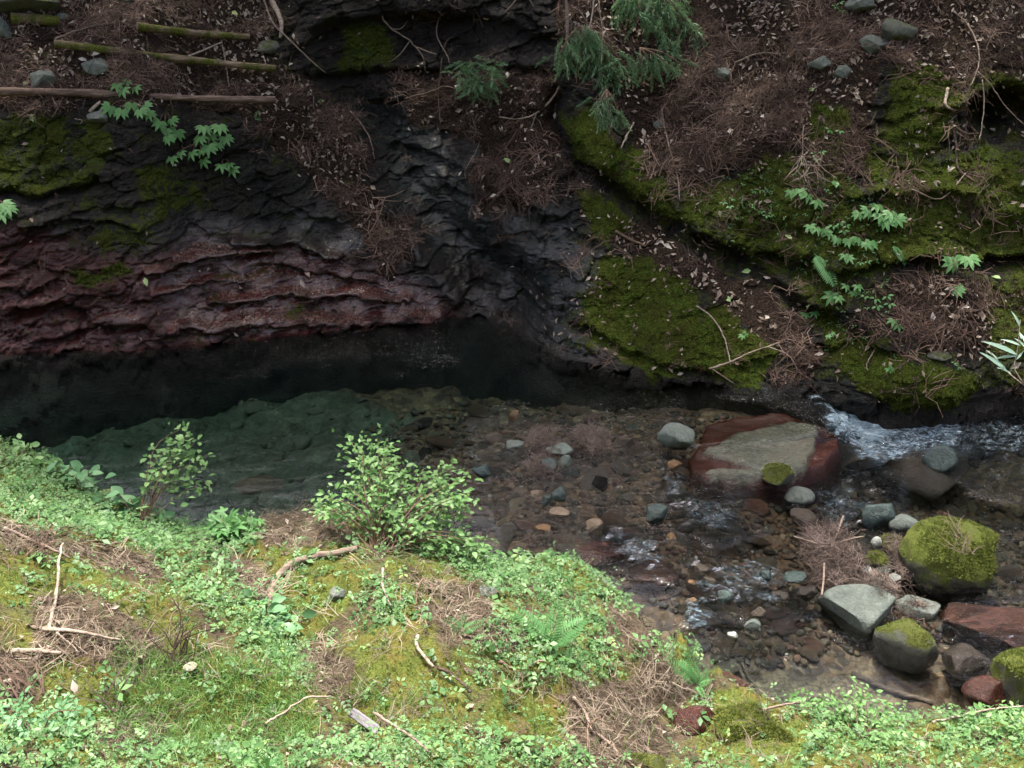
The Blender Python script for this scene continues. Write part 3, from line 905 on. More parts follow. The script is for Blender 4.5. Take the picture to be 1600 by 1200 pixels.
foam_glint = np.maximum(foam_glint, pmask(WU, WV, [([(1270, 598), (1310, 596), (1318, 606), (1275, 610)], .7), ([(1150, 596), (1190, 600), (1190, 606), (1150, 604)], .5), ([(1290, 640), (1318, 650), (1312, 668), (1296, 660)], .8),
                                     ([(1040, 750), (1065, 745), (1075, 760), (1050, 768)], .5), ([(1070, 775), (1150, 775), (1165, 800), (1150, 825), (1090, 820)], .32), ([(950, 825), (1000, 840), (1050, 870), (1030, 890), (980, 870)], .34), ([(1110, 888), (1205, 885), (1215, 915), (1130, 930)], .34), ([(1275, 775), (1330, 745), (1350, 790), (1320, 830), (1285, 820)], .28), ([(1085, 905), (1110, 930), (1100, 945)], .4), ([(1180, 920), (1215, 918), (1210, 940)], .4), ([(1075, 950), (1120, 950), (1115, 970), (1080, 970)], .45)], 15, fbm(WP * np.array([.6, 1.6, 1]), 9, 3, 97) * 1.6, 16))  # riffle patches: sky reflections painted in as pale colour
flowP = np.stack([wx_ * 1.2 + wy_ * 0.3, wy_ * 2.6 - wx_ * 0.5, 0 * wx_], -1)
rif = rif * 1.0
dz = rif * (fbm(flowP, 2.6, 3, 92) * 0.036 + fbm(flowP, 6.5, 2, 93, 0.6, True) * 0.032) + foam_glint * (0.03 + 0.05 * fbm(WP, 14, 3, 94) + 0.03 * fbm(WP, 5, 2, 95))
dz = dz + 0.0015 * fbm(WP, 1.5, 3, 96)
wz_ = wz_ + dz
nr, nc = wx_.shape
top = np.stack([wx_, wy_, wz_], -1).reshape(-1, 3)
ring = np.concatenate([np.arange(nc), np.arange(1, nr) * nc + nc - 1, (nr - 1) * nc + np.arange(nc - 2, -1, -1), np.arange(nr - 2, 0, -1) * nc])
skirt = top[ring].copy()
skirt[:, 2] = -3
m = len(ring)
k0 = len(top)
side = np.stack([ring, k0 + np.arange(m), k0 + (np.arange(m) + 1) % m, np.roll(ring, -1)], -1)
wv = np.vstack([top, skirt, [[0, 7, -3]]])
bot = np.stack([k0 + (np.arange(m) + 1) % m, k0 + np.arange(m), np.full(m, k0 + m)], -1)
zz = np.zeros(m + 1)
WATER_MAT = make_water_material()
obj('stream_water', mesh_np('stream_water', wv, [bot, grid_faces(nr, nc), side], True, {'rough': np.r_[rif.ravel(), zz], 'foam_glint': np.r_[foam_glint.ravel(), zz]}, WATER_MAT), kind='structure')

# ================================================================== ray casting onto the ground
T_FAR = BVHTree.FromPolygons(FARV.tolist(), farF.tolist())
T_NEAR = BVHTree.FromPolygons(NEAR.reshape(-1, 3).tolist(), nearF.tolist())
T_BED = BVHTree.FromPolygons(BP.reshape(-1, 3).tolist(), bedF.tolist())
CAM = Vector((0, 0, CAM_H))
def hit(u, v):
    d = Vector(ray(u, v)).normalized()
    best = None
    for t in (T_FAR, T_NEAR, T_BED):
        p, n, i, dist = t.ray_cast(CAM, d)
        if p is not None and (best is None or dist < best[2]):
            if n.dot(d) > 0:
                n = -n
            best = (np.array(p), np.array(n), dist)
    return best
def ppm(P):
    """pixels per metre of the photograph at a place"""
    c, s = math.cos(PITCH), math.sin(PITCH)
    return FOC / (P[1] * c - (P[2] - CAM_H) * s)

# ================================================================== MATERIALS OF THINGS
def mat_rock(name, c0, c1, c2, moss=0.0, mossc=((0.05, 0.065, 0.008), (0.14, 0.15, 0.02)), wetz=None, rough=0.75, scale=9.0, red=None, band=1.0, stain=None):
    s = Nodes(name)
    co = s.coord((1, 1, band))
    rnd = s.n('ShaderNodeObjectInfo').outputs['Random']
    geo = s.n('ShaderNodeNewGeometry')
    n1 = s.noise(scale, 6, 0.65, co, 0.4)
    n2 = s.noise(scale * 7, 4, 0.65, co)
    n3 = s.noise(scale * 26, 2, 0.6, co)
    base = s.ramp(s.math('ADD', s.math('MULTIPLY', n1, 0.6), s.math('MULTIPLY', n2, 0.4)), [(0.3, c0), (0.5, c1), (0.72, c2)])
    base = s.mix(s.math('MULTIPLY', rnd, 0.35), base, s.mix(0.5, base, (0.10, 0.08, 0.055)))
    spot = s.noise(scale * 13, 3, 0.7, co)
    base = s.mix(s.remap(spot, 0.56, 0.68), base, s.mix(0.55, base, (0.02, 0.018, 0.014)))
    lich = s.noise(scale * 9, 4, 0.75, s.coord((1.3, 1.3, 1.3), (0.4, 0.2, 0.1)))
    base = s.mix(s.remap(lich, 0.60, 0.72, 0, 0.5), base, s.mix(0.5, base, (0.34, 0.36, 0.30)))
    dirt = s.noise(scale * 0.45, 5, 0.7, co, 0.5)
    base = s.mix(s.remap(dirt, 0.5, 0.68, 0, 0.7), base, s.mix(1.0, base, (0.55, 0.46, 0.34), 'MULTIPLY'))
    if stain is not None:
        base = s.mix(s.remap(n1, 0.5, 0.62), base, stain)
    pz = s.n('ShaderNodeSeparateXYZ')
    s.l(geo.outputs['Position'], pz.inputs[0])
    r = rough
    if red is not None:        # iron-red film on the part that the stream washes over
        zr = s.math('ADD', pz.outputs[2], s.math('MULTIPLY', s.math('SUBTRACT', n1, 0.5), 0.16))
        fr = s.remap(s.math('ADD', s.attr('dry'), s.math('MULTIPLY', s.math('ADD', s.math('SUBTRACT', n2, 0.5), s.math('SUBTRACT', n1, 0.5)), 1.1)), 0.15, 0.85, 1, 0)
        redc = s.ramp(s.math('ADD', s.math('MULTIPLY', n2, 0.6), s.math('MULTIPLY', n1, 0.4)), [(0.3, (0.035, 0.009, 0.006)), (0.5, red[0]), (0.72, tuple(1.9 * q for q in red[0]))])
        base = s.mix(fr, base, redc)
    if wetz is not None:
        zw = s.math('ADD', pz.outputs[2], s.math('MULTIPLY', s.math('SUBTRACT', n1, 0.5), 0.06))
        fw = s.remap(zw, wetz - 0.015, wetz + 0.02, 1, 0)
        base = s.mix(fw, base, s.mix(0.62, base, (0.012, 0.009, 0.008))) if red is None else base
        if red is not None:
            fw = s.math('MAXIMUM', fw, fr)
        r = s.remap(fw, 0, 1, rough, 0.12, False)
    h = s.math('ADD', s.math('MULTIPLY', n1, 0.5), s.math('MULTIPLY', n2, 0.35))
    h = s.math('ADD', h, s.math('MULTIPLY', n3, 0.12))
    if moss > 0:
        nz = s.n('ShaderNodeSeparateXYZ')
        s.l(geo.outputs['Normal'], nz.inputs[0])
        k = s.math('ADD', s.math('MULTIPLY', nz.outputs[2], 0.6), s.math('MULTIPLY', s.math('SUBTRACT', n1, 0.5), 1.3))
        k = s.math('ADD', k, moss - 0.55)
        fm = s.remap(k, 0.0, 0.25)
        mc = s.ramp(s.math('ADD', s.math('MULTIPLY', n2, 0.5), s.math('MULTIPLY', n3, 0.5)), [(0.3, tuple(q * 0.35 for q in mossc[0])), (0.48, mossc[0]), (0.68, mossc[1])])
        base = s.mix(fm, base, mc)
        r = s.mix(fm, s.mix(0.0, (0, 0, 0), (1, 1, 1)) if False else (rough, rough, rough), (0.95, 0.95, 0.95)) if wetz is None else s.math('MAXIMUM', r, s.math('MULTIPLY', fm, 0.95))
        h = s.math('ADD', h, s.math('MULTIPLY', n3, 0.35))
    return s.done(s.pbr(base, r, 0.4, s.bump(h, 1.0, 0.035)))

def mat_leaf(name, c0, c1, c2, trans=0.35, single=False, rough=0.45, yellow=None):
    s = Nodes(name)
    rnd = s.n('ShaderNodeObjectInfo').outputs['Random'] if single else s.attr('rnd')
    n = s.noise(14.0, 3, 0.6, s.coord())
    f = s.math('ADD', s.math('MULTIPLY', rnd, 0.75), s.math('MULTIPLY', n, 0.25))
    stops = [(0.08, c0), (0.5, c1), (0.85, c2)]
    if yellow:
        stops.append((0.97, yellow))
    c = s.ramp(f, stops)
    p = s.pbr(c, rough, 0.35)
    t = s.n('ShaderNodeBsdfTranslucent')
    s.l(s.mix(1.0, c, (1.0, 1.0, 0.65), 'MULTIPLY'), t.inputs['Color'])
    mx = s.n('ShaderNodeMixShader')
    mx.inputs[0].default_value = trans
    s.l(p, mx.inputs[1])
    s.l(t.outputs[0], mx.inputs[2])
    return s.done(mx.outputs[0])

def mat_wood(name, c0, c1, c2, moss=0.0, rough=0.85):
    s = Nodes(name)
    co = s.coord((1, 8, 8))
    n1 = s.noise(6, 5, 0.65, co)
    n2 = s.noise(4, 4, 0.6, s.coord())
    n3 = s.noise(80, 3, 0.6, s.coord())
    c = s.ramp(n1, [(0.3, c0), (0.5, c1), (0.72, c2)])
    if moss:
        f = s.remap(s.math('ADD', n2, moss - 0.5), 0.42, 0.6)
        mc = s.ramp(n3, [(0.3, (0.02, 0.025, 0.004)), (0.5, (0.07, 0.08, 0.012)), (0.7, (0.14, 0.14, 0.025))])
        c = s.mix(f, c, mc)
    return s.done(s.pbr(c, rough, 0.2, s.bump(s.math('ADD', n1, s.math('MULTIPLY', n3, 0.4)), 0.7, 0.012)))

M = {}
M['dry_green'] = mat_rock('grey_green_stone', (0.06, 0.078, 0.066), (0.14, 0.175, 0.15), (0.26, 0.30, 0.26), wetz=0.0)
M['dry_green_low'] = mat_rock('grey_green_stone_low', (0.04, 0.052, 0.046), (0.095, 0.118, 0.104), (0.19, 0.22, 0.20), wetz=-0.19)
M['bank_stone'] = mat_rock('pale_bank_stone', (0.06, 0.072, 0.062), (0.125, 0.15, 0.128), (0.22, 0.25, 0.22), moss=0.0)
M['bank_stone_moss'] = mat_rock('mossy_bank_stone', (0.06, 0.068, 0.056), (0.13, 0.145, 0.115), (0.22, 0.235, 0.19), moss=0.15)
M['wet_teal'] = mat_rock('wet_teal_stone', (0.02, 0.035, 0.033), (0.05, 0.08, 0.074), (0.11, 0.16, 0.15), rough=0.22)
M['wet_dark'] = mat_rock('wet_dark_stone', (0.006, 0.005, 0.0045), (0.018, 0.0145, 0.012), (0.045, 0.038, 0.031), rough=0.2)
M['brown'] = mat_rock('brown_stream_stone', (0.016, 0.0075, 0.004), (0.052, 0.026, 0.0125), (0.11, 0.06, 0.03), rough=0.55)
M['redbrown'] = mat_rock('red_brown_stream_stone', (0.03, 0.012, 0.008), (0.085, 0.034, 0.022), (0.15, 0.07, 0.045), rough=0.5)
M['greybrown'] = mat_rock('grey_brown_stream_stone', (0.018, 0.013, 0.009), (0.05, 0.038, 0.026), (0.10, 0.08, 0.056), rough=0.55)
M['silted'] = mat_rock('silt_coated_stone', (0.010, 0.013, 0.008), (0.038, 0.045, 0.027), (0.085, 0.095, 0.058), rough=0.8)
M['tan'] = mat_rock('tan_stream_stone', (0.11, 0.08, 0.05), (0.20, 0.15, 0.10), (0.32, 0.26, 0.18), rough=0.55)
M['orange'] = mat_rock('orange_stone', (0.09, 0.048, 0.02), (0.17, 0.095, 0.038), (0.26, 0.165, 0.075), rough=0.55)
M['pale'] = mat_rock('pale_pebble', (0.22, 0.24, 0.22), (0.36, 0.38, 0.35), (0.5, 0.5, 0.46), rough=0.6)
M['red_wet'] = mat_rock('iron_red_wet_rock', (0.012, 0.004, 0.003), (0.045, 0.011, 0.007), (0.11, 0.034, 0.02), rough=0.2)
M['red_flat'] = mat_rock('iron_red_rock_grey_top', (0.03, 0.032, 0.024), (0.088, 0.094, 0.070), (0.20, 0.205, 0.16), red=((0.036, 0.009, 0.005), 0.045), wetz=0.0, scale=5.0, band=3.0, stain=(0.10, 0.095, 0.07))
M['moss_boulder'] = mat_rock('moss_covered_boulder', (0.06, 0.06, 0.045), (0.11, 0.11, 0.08), (0.16, 0.17, 0.12), moss=0.66, mossc=((0.075, 0.098, 0.010), (0.19, 0.22, 0.028)), wetz=-0.17)
M['moss_stone'] = mat_rock('half_mossy_stone', (0.07, 0.075, 0.06), (0.13, 0.14, 0.11), (0.21, 0.22, 0.18), moss=0.42, mossc=((0.075, 0.09, 0.012), (0.15, 0.17, 0.03)), wetz=-0.16)
M['shrub_leaf'] = mat_leaf('shrub_leaf', (0.09, 0.20, 0.055), (0.145, 0.29, 0.095), (0.22, 0.37, 0.14), 0.35, True)
M['foliage'] = mat_leaf('foliage', (0.08, 0.18, 0.05), (0.135, 0.275, 0.085), (0.21, 0.355, 0.13), 0.35)
M['cover'] = mat_leaf('ground_cover_leaf', (0.036, 0.10, 0.028), (0.102, 0.222, 0.072), (0.175, 0.31, 0.12), 0.35, yellow=(0.40, 0.40, 0.07))
M['big_leaf'] = mat_leaf('broad_leaf', (0.085, 0.20, 0.085), (0.12, 0.27, 0.12), (0.17, 0.33, 0.16), 0.3, True)
M['sprout'] = mat_leaf('sprout_leaf', (0.085, 0.21, 0.060), (0.12, 0.29, 0.09), (0.18, 0.37, 0.14), 0.35, True)
M['fern'] = mat_leaf('fern_leaf', (0.07, 0.20, 0.06), (0.11, 0.28, 0.09), (0.15, 0.33, 0.12), 0.35, True)
M['grass'] = mat_leaf('grass_blade', (0.045, 0.12, 0.022), (0.10, 0.22, 0.05), (0.19, 0.32, 0.09), 0.3, yellow=(0.35, 0.33, 0.12))
M['needle_green'] = mat_leaf('cedar_needle', (0.10, 0.20, 0.10), (0.17, 0.30, 0.16), (0.27, 0.40, 0.23), 0.3, True)
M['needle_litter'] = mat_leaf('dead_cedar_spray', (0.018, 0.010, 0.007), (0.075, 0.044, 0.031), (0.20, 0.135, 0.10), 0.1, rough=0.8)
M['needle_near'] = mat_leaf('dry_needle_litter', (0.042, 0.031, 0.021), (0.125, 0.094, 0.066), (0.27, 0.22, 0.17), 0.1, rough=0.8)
M['leaf_litter'] = mat_leaf('dry_leaf_litter', (0.06, 0.038, 0.026), (0.20, 0.145, 0.11), (0.42, 0.36, 0.30), 0.12, rough=0.6, yellow=(0.6, 0.56, 0.5))
M['dry_leaf'] = mat_leaf('pale_dry_leaf', (0.15, 0.10, 0.075), (0.32, 0.26, 0.21), (0.5, 0.46, 0.40), 0.12, True, rough=0.55)
M['green_fallen'] = mat_leaf('fresh_fallen_leaf', (0.24, 0.38, 0.14), (0.30, 0.45, 0.18), (0.42, 0.5, 0.2), 0.3, True)
M['pale_leaf'] = mat_leaf('pale_narrow_leaf', (0.28, 0.44, 0.34), (0.38, 0.55, 0.44), (0.5, 0.65, 0.55), 0.3, True)
M['twig'] = mat_wood('grey_brown_twig', (0.10, 0.075, 0.06), (0.21, 0.16, 0.125), (0.33, 0.27, 0.22))
M['twig_dark'] = mat_wood('dark_twig', (0.03, 0.02, 0.016), (0.075, 0.052, 0.04), (0.14, 0.10, 0.08))
M['stem'] = mat_wood('shrub_stem', (0.07, 0.045, 0.03), (0.15, 0.10, 0.07), (0.22, 0.16, 0.11))
M['pale_wood'] = mat_wood('pale_dead_wood', (0.14, 0.105, 0.08), (0.29, 0.235, 0.185), (0.44, 0.375, 0.31))
M['log'] = mat_wood('brown_log_bark', (0.05, 0.034, 0.026), (0.13, 0.088, 0.066), (0.30, 0.22, 0.175), 0.12)
M['log_moss'] = mat_wood('mossy_log_bark', (0.07, 0.05, 0.035), (0.18, 0.13, 0.09), (0.34, 0.26, 0.18), 0.5)
M['cut'] = mat_wood('cut_wood', (0.10, 0.07, 0.05), (0.18, 0.135, 0.095), (0.26, 0.2, 0.15))
M['plank'] = mat_wood('grey_weathered_board', (0.09, 0.085, 0.09), (0.17, 0.16, 0.17), (0.28, 0.27, 0.29))
M['fungus'] = mat_rock('cream_mushroom', (0.35, 0.29, 0.22), (0.5, 0.43, 0.34), (0.62, 0.56, 0.46), scale=30)

# ================================================================== SHAPES
_ico = {}
def ico(sub):
    if sub not in _ico:
        bm = bmesh.new()
        bmesh.ops.create_icosphere(bm, subdivisions=sub, radius=1.0)
        bm.verts.ensure_lookup_table()
        V = np.array([v.co[:] for v in bm.verts])
        F = np.array([[v.index for v in f.verts] for f in bm.faces])
        bm.free()
        _ico[sub] = (V, F)
    return _ico[sub]

def rock_arrays(seed, sx, sy, sz, sub=3, facets=7, noise=0.10, flat=None):
    """a weathered stone: a ball cut by random planes, then roughened; half sizes sx, sy, sz"""
    r = np.random.default_rng(seed)
    V, F = ico(sub)
    V = V.copy()
    for _ in range(facets):
        n = r.normal(size=3)
        n /= np.linalg.norm(n)
        d = r.uniform(0.50, 0.84)
        k = V @ n
        V = V - np.maximum(k - d, 0)[:, None] * n * 0.92
    if flat is not None:
        V[:, 2] = np.where(V[:, 2] > flat, flat + (V[:, 2] - flat) * 0.12, V[:, 2])
    o = r.uniform(0, 50, 3)
    nv = V / np.linalg.norm(V, axis=1, keepdims=True)
    V = V * (1 + noise * fbm(V + o, 1.7, 3, seed % 97)[:, None] + noise * 0.5 * fbm(V + o, 5.5, 3, seed % 89)[:, None])
    m = np.abs(V).max(0)
    V = V / m * np.array([sx, sy, sz])
    return V, F

def leaf_arrays(L=1.0, W=0.45, fold=0.15, droop=0.25, n=4):
    """pointed oval blade along +Y with a mid-fold, 2(n+1)+... small faces"""
    ys_ = np.linspace(0, 1, n + 1)
    w = np.sin(np.pi * ys_ ** 0.8) ** 0.85 * W * 0.5
    w[0] = w[-1] = 0.004
    V, Q = [], []
    for y, ww in zip(ys_, w):
        z = -droop * y * y
        V += [(-ww, y * L, z * L + fold * ww), (0, y * L, z * L), (ww, y * L, z * L + fold * ww)]
    for i in range(n):
        a = i * 3
        Q += [(a, a + 1, a + 4, a + 3), (a + 1, a + 2, a + 5, a + 4)]
    return np.array(V), np.zeros((0, 3), int), np.array(Q)

def leaf_lite(L=1.0, W=0.45, fold=0.2, droop=0.2):
    w = W * 0.5
    V = np.array([(0, 0, 0), (-w, 0.48 * L, fold * w - droop * .25 * L), (0, 0.5 * L, -droop * .25 * L), (w, 0.48 * L, fold * w - droop * .25 * L), (0, L, -droop * L)])
    return V, np.array([(0, 2, 1), (0, 3, 2), (1, 2, 4), (2, 3, 4)]), np.zeros((0, 4), int)

def join(parts):
    V, T, Q, n = [], [], [], 0
    for v, t, q in parts:
        V.append(v)
        if len(t):
            T.append(np.asarray(t) + n)
        if len(q):
            Q.append(np.asarray(q) + n)
        n += len(v)
    return np.vstack(V), (np.concatenate(T) if T else np.zeros((0, 3), int)), (np.concatenate(Q) if Q else np.zeros((0, 4), int))

def rotz(V, a):
    c, s = math.cos(a), math.sin(a)
    return V @ np.array([[c, s, 0], [-s, c, 0], [0, 0, 1]])
def rotx(V, a):
    c, s = math.cos(a), math.sin(a)
    return V @ np.array([[1, 0, 0], [0, c, s], [0, -s, c]])

def palmate(lobes=5, seed=0):
    """hand-shaped leaf, unit size, lobes drooping at the tips"""
    r = random.Random(seed)
    out = []
    for i in range(lobes):
        a = (i - (lobes - 1) / 2) * (4.2 / lobes) + r.uniform(-.08, .08)
        L = 1.0 - 0.32 * abs(i - (lobes - 1) / 2) / (lobes / 2) + r.uniform(-.06, .06)
        v, t, q = leaf_arrays(L, 0.36, 0.25, r.uniform(0.22, 0.42), 3)
        out.append((rotz(v, -a), t, q))
    return join(out)

def trifoliate(seed=0, w=0.6, lite=True):
    r = random.Random(seed)
    out = []
    for a in (-1.25, 0, 1.25):
        v, t, q = (leaf_lite if lite else leaf_arrays)(0.62 + r.uniform(-.08, .1), w * r.uniform(.8, 1.05) * 0.62, 0.2, r.uniform(.05, .35))
        v = v + np.array([0, 0.12, 0])
        out.append((rotz(v, a + r.uniform(-.15, .15)), t, q))
    return join(out)

def pinnate(seed=0, pairs=3, w=0.5):
    """small compound leaf: pairs of leaflets along a drooping stalk"""
    r = random.Random(seed)
    out = []
    for i in range(pairs):
        y = 0.15 + 0.6 * i / max(1, pairs - 1)
        for sg in (-1, 1):
            v, t, q = leaf_lite(0.42 * (1 - 0.15 * i), 0.24 * w * 2, 0.2, 0.2)
            v = rotz(v, -sg * (1.0 + r.uniform(-.15, .15))) + np.array([0, y, -0.25 * y * y])
            out.append((v, t, q))
    v, t, q = leaf_lite(0.42, 0.24 * w * 2, 0.2, 0.2)
    out.append((v + np.array([0, 0.78, -0.17]), t, q))
    return join(out)

def blade(seed=0, W=0.05):
    r = random.Random(seed)
    n = 4
    V, Q = [], []
    b = r.uniform(.35, 1.0)
    for i in range(n + 1):
        y = i / n
        ww = W * (1 - y) ** 0.6 * 0.5 + 0.002
        V += [(-ww, b * y * y, y * (1 - 0.35 * b * y)), (ww, b * y * y, y * (1 - 0.35 * b * y))]
    for i in range(n):
        Q.append((2 * i, 2 * i + 1, 2 * i + 3, 2 * i + 2))
    return np.array(V), np.zeros((0, 3), int), np.array(Q)

def strand(r, L, W, bend, n=3):
    """thin curved strip lying near the ground"""
    V, Q = [], []
    a = 0.0
    p = np.array([0.0, 0.0, 0.0])
    zz = r.uniform(0.0, 0.14) * L
    for i in range(n + 1):
        d = np.array([math.sin(a), math.cos(a), 0])
        sd = np.array([math.cos(a), -math.sin(a), r.uniform(-.6, .6)])
        w = W * (1 - 0.6 * i / n)
        q = p + np.array([0, 0, zz * math.sin(math.pi * i / n)])
        V += [q - sd * w, q + sd * w]
        p = p + d * L / n
        a += bend / n
    for i in range(n):
        Q.append((2 * i, 2 * i + 1, 2 * i + 3, 2 * i + 2))
    return np.array(V), np.zeros((0, 3), int), np.array(Q)

def dead_spray(seed, k=10, spread=1.1, W=0.012, n=3):
    """a fallen cedar spray: strands fanning from one end, unit length"""
    r = random.Random(seed)
    out = []
    for i in range(k):
        v, t, q = strand(r, r.uniform(0.5, 1.0), W * r.uniform(.7, 1.4), r.uniform(-1.6, 1.6), n)
        v = rotz(v, r.gauss(0, spread * .55)) + np.array([r.uniform(-.28, .28), r.uniform(-.3, .5), r.uniform(0.0, .07)])
        out.append((v - np.array([0, .4, 0]), t, q))
    return join(out)

def needle_branchlet(seed, n=34):
    """green cedar branchlet, unit length along +Y, needles curving forward all round"""
    r = random.Random(seed)
    out = []
    ax = np.array([[0, y, -0.22 * y * y] for y in np.linspace(0, 1, 6)])
    out.append(tube(ax, np.linspace(0.014, 0.006, 6), 4, False))
    for i in range(n):
        y = 0.08 + 0.92 * i / n
        a = r.uniform(0, 2 * math.pi)
        L = r.uniform(0.16, 0.26) * (1.1 - 0.5 * y)
        b = np.array([0, y, -0.22 * y * y])
        o = np.array([math.cos(a), 0, math.sin(a)])
        d1 = b + o * L * 0.55 + np.array([0, L * 0.5, 0])
        d2 = b + o * L * 0.75 + np.array([0, L * 1.1, 0])
        sd = np.cross(o, [0, 1, 0]) * 0.02
        out.append((np.array([b - sd, b + sd, d1 + sd * .8, d1 - sd * .8, d2]), np.array([(3, 2, 4)]), np.array([(0, 1, 2, 3)])))
    return join(out)

def frond(seed=0, pairs=14, W=0.42):
    """fern frond along +Y, unit length, arching"""
    r = random.Random(seed)
    out = []
    def c(y):
        return np.array([0.03 * math.sin(3 * y), y, 0.42 * y - 0.62 * y * y])
    out.append(tube([c(y) for y in np.linspace(0, 1, 7)], np.linspace(0.012, 0.003, 7), 4, False))
    for i in range(pairs):
        y = 0.14 + 0.84 * i / pairs
        L = W * 0.5 * math.sin(math.pi * (0.12 + 0.88 * (1 - i / pairs)) * 0.72) ** 0.8 * 1.1
        for sg in (-1, 1):
            v, t, q = leaf_arrays(L, 0.055, 0.2, 0.25, 2)
            v = rotz(v, -sg * 1.15) + c(y)
            out.append((v, t, q))
    return join(out)

def as_mesh(name, arr, mat, smooth=True):
    v, t, q = arr
    F = ([t] if len(t) else []) + ([q] if len(q) else [])
    return mesh_np(name, v, F, smooth, {'rnd': np.full(len(v), random.random())}, mat)

def place(o, P, N, scale, yaw=None, flip=None):
    """stand an object at P with its own +Z along N"""
    N = np.asarray(N, float)
    X, Y, Z = frames(N[None], np.array([random.uniform(0, 2 * math.pi) if yaw is None else yaw]))
    m = Matrix(np.column_stack([X[0], Y[0], Z[0]]).tolist()).to_4x4()
    s = scale if not np.isscalar(scale) else (scale,) * 3
    m = Matrix.Translation(Vector(P)) @ m @ Matrix.Diagonal((*s, 1))
    o.matrix_local = m
    return o

def aim(o, P, D, up, scale):
    """local +Y along D, +Z towards up"""
    D = np.asarray(D, float)
    D = D / (np.linalg.norm(D) + 1e-9)
    up = np.asarray(up, float)
    Xv = np.cross(D, up)
    Xv /= np.linalg.norm(Xv) + 1e-9
    Zv = np.cross(Xv, D)
    m = Matrix(np.column_stack([Xv, D, Zv]).tolist()).to_4x4()
    o.matrix_local = Matrix.Translation(Vector(P)) @ m @ Matrix.Diagonal((scale, scale, scale, 1))
    return o

# moss fuzz
tuft = []
for s_ in range(3):
    r_ = random.Random(s_)
    vv_, tt_ = [], []
    for i in range(7):
        a = r_.uniform(0, 6.28)
        q = np.array([math.cos(a), math.sin(a), 0]) * r_.uniform(0, .6)
        d = np.array([math.cos(a) * .5, math.sin(a) * .5, 1.0]) * r_.uniform(.5, 1)
        sd = np.array([-math.sin(a), math.cos(a), 0]) * .16
        k = len(vv_)
        vv_ += [q - sd, q + sd, q + d]
        tt_.append((k, k + 1, k + 2))
    tuft.append((np.array(vv_), np.array(tt_), np.zeros((0, 4), int)))
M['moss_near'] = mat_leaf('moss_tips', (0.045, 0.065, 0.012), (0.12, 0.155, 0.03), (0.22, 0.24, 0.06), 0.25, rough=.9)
M['moss_far'] = mat_leaf('moss_tips_shaded', (0.03, 0.045, 0.006), (0.085, 0.115, 0.014), (0.16, 0.19, 0.03), 0.25, rough=.9)  # darker copy of the moss tips, far bank shade put into the colour

def moss_on(o, V, F, n, s0, s1, zmin=0.25, mat='moss_near'):
    """raised moss tufts on the upward faces of a stone"""
    A = np.asarray(V)[np.asarray(F)]
    nr_ = np.cross(A[:, 1] - A[:, 0], A[:, 2] - A[:, 0])
    ar = np.linalg.norm(nr_, axis=1)
    nr_ /= ar[:, None] + 1e-12
    w_ = ar * sstep(zmin, zmin + .35, nr_[:, 2]) * np.clip(.6 + 1.6 * fbm(A.mean(1) + o.location, 7, 3, 66), 0, 2)
    if w_.sum() <= 0:
        return
    i = RNG.choice(len(F), n, p=w_ / w_.sum())
    a, b = RNG.random((2, n, 1))
    fl_ = (a + b) > 1
    a, b = np.where(fl_, 1 - a, a), np.where(fl_, 1 - b, b)
    P = A[i, 0] + (A[i, 1] - A[i, 0]) * a + (A[i, 2] - A[i, 0]) * b
    obj('moss', scatter('moss', tuft, P, nr_[i], RNG.uniform(s0, s1, n), M[mat]), o, kind='stuff')

# ================================================================== STONES IN AND BESIDE THE STREAM
_seed = [100]
def stone(box, mat, name, label, cat='stone', where='water', lift=0.2, r=0.85, facets=12, noise=0.09, flat=None, yaw=0.0, sub=4, seed=None, tilt=(0, 0), up=0.0):
    u0, v0, u1, v1 = box
    uc, vc = (u0 + u1) / 2, (v0 + v1) / 2
    _seed[0] += 1
    sd = _seed[0] if seed is None else seed
    if where == 'water':
        P = at_water(uc, vc, 0.0)
    else:
        P, N, _ = hit(uc, min(vc + up, 1199))
    k = ppm(P)
    d = P - np.array([0, 0, CAM_H])
    el = math.asin(-d[2] / np.linalg.norm(d))
    sx, hh = (u1 - u0) / 2 / k, (v1 - v0) / 2 / k
    sy = min(sx * r, hh / math.sin(el) * 0.85)
    sz = math.sqrt(max(hh ** 2 - (sy * math.sin(el)) ** 2, (0.22 * sx) ** 2)) / math.cos(el)
    if where == 'water':
        P = at_water(uc, vc, lift * sz)
    else:
        P = P + N * lift * sz
    V, F = rock_arrays(sd, sx, sy, sz, sub, facets, noise, flat)
    me = mesh_np(name, V, F, True, None, M[mat])
    o = thing(name, label, cat, P, mesh=me)
    o.rotation_euler = (tilt[0], tilt[1], yaw)
    if mat == 'moss_boulder':
        moss_on(o, V, F, 2200, .008, .02)
    elif mat == 'moss_stone':
        moss_on(o, V, F, 350, .006, .014, .5)
    return o, P, (sx, sy, sz)

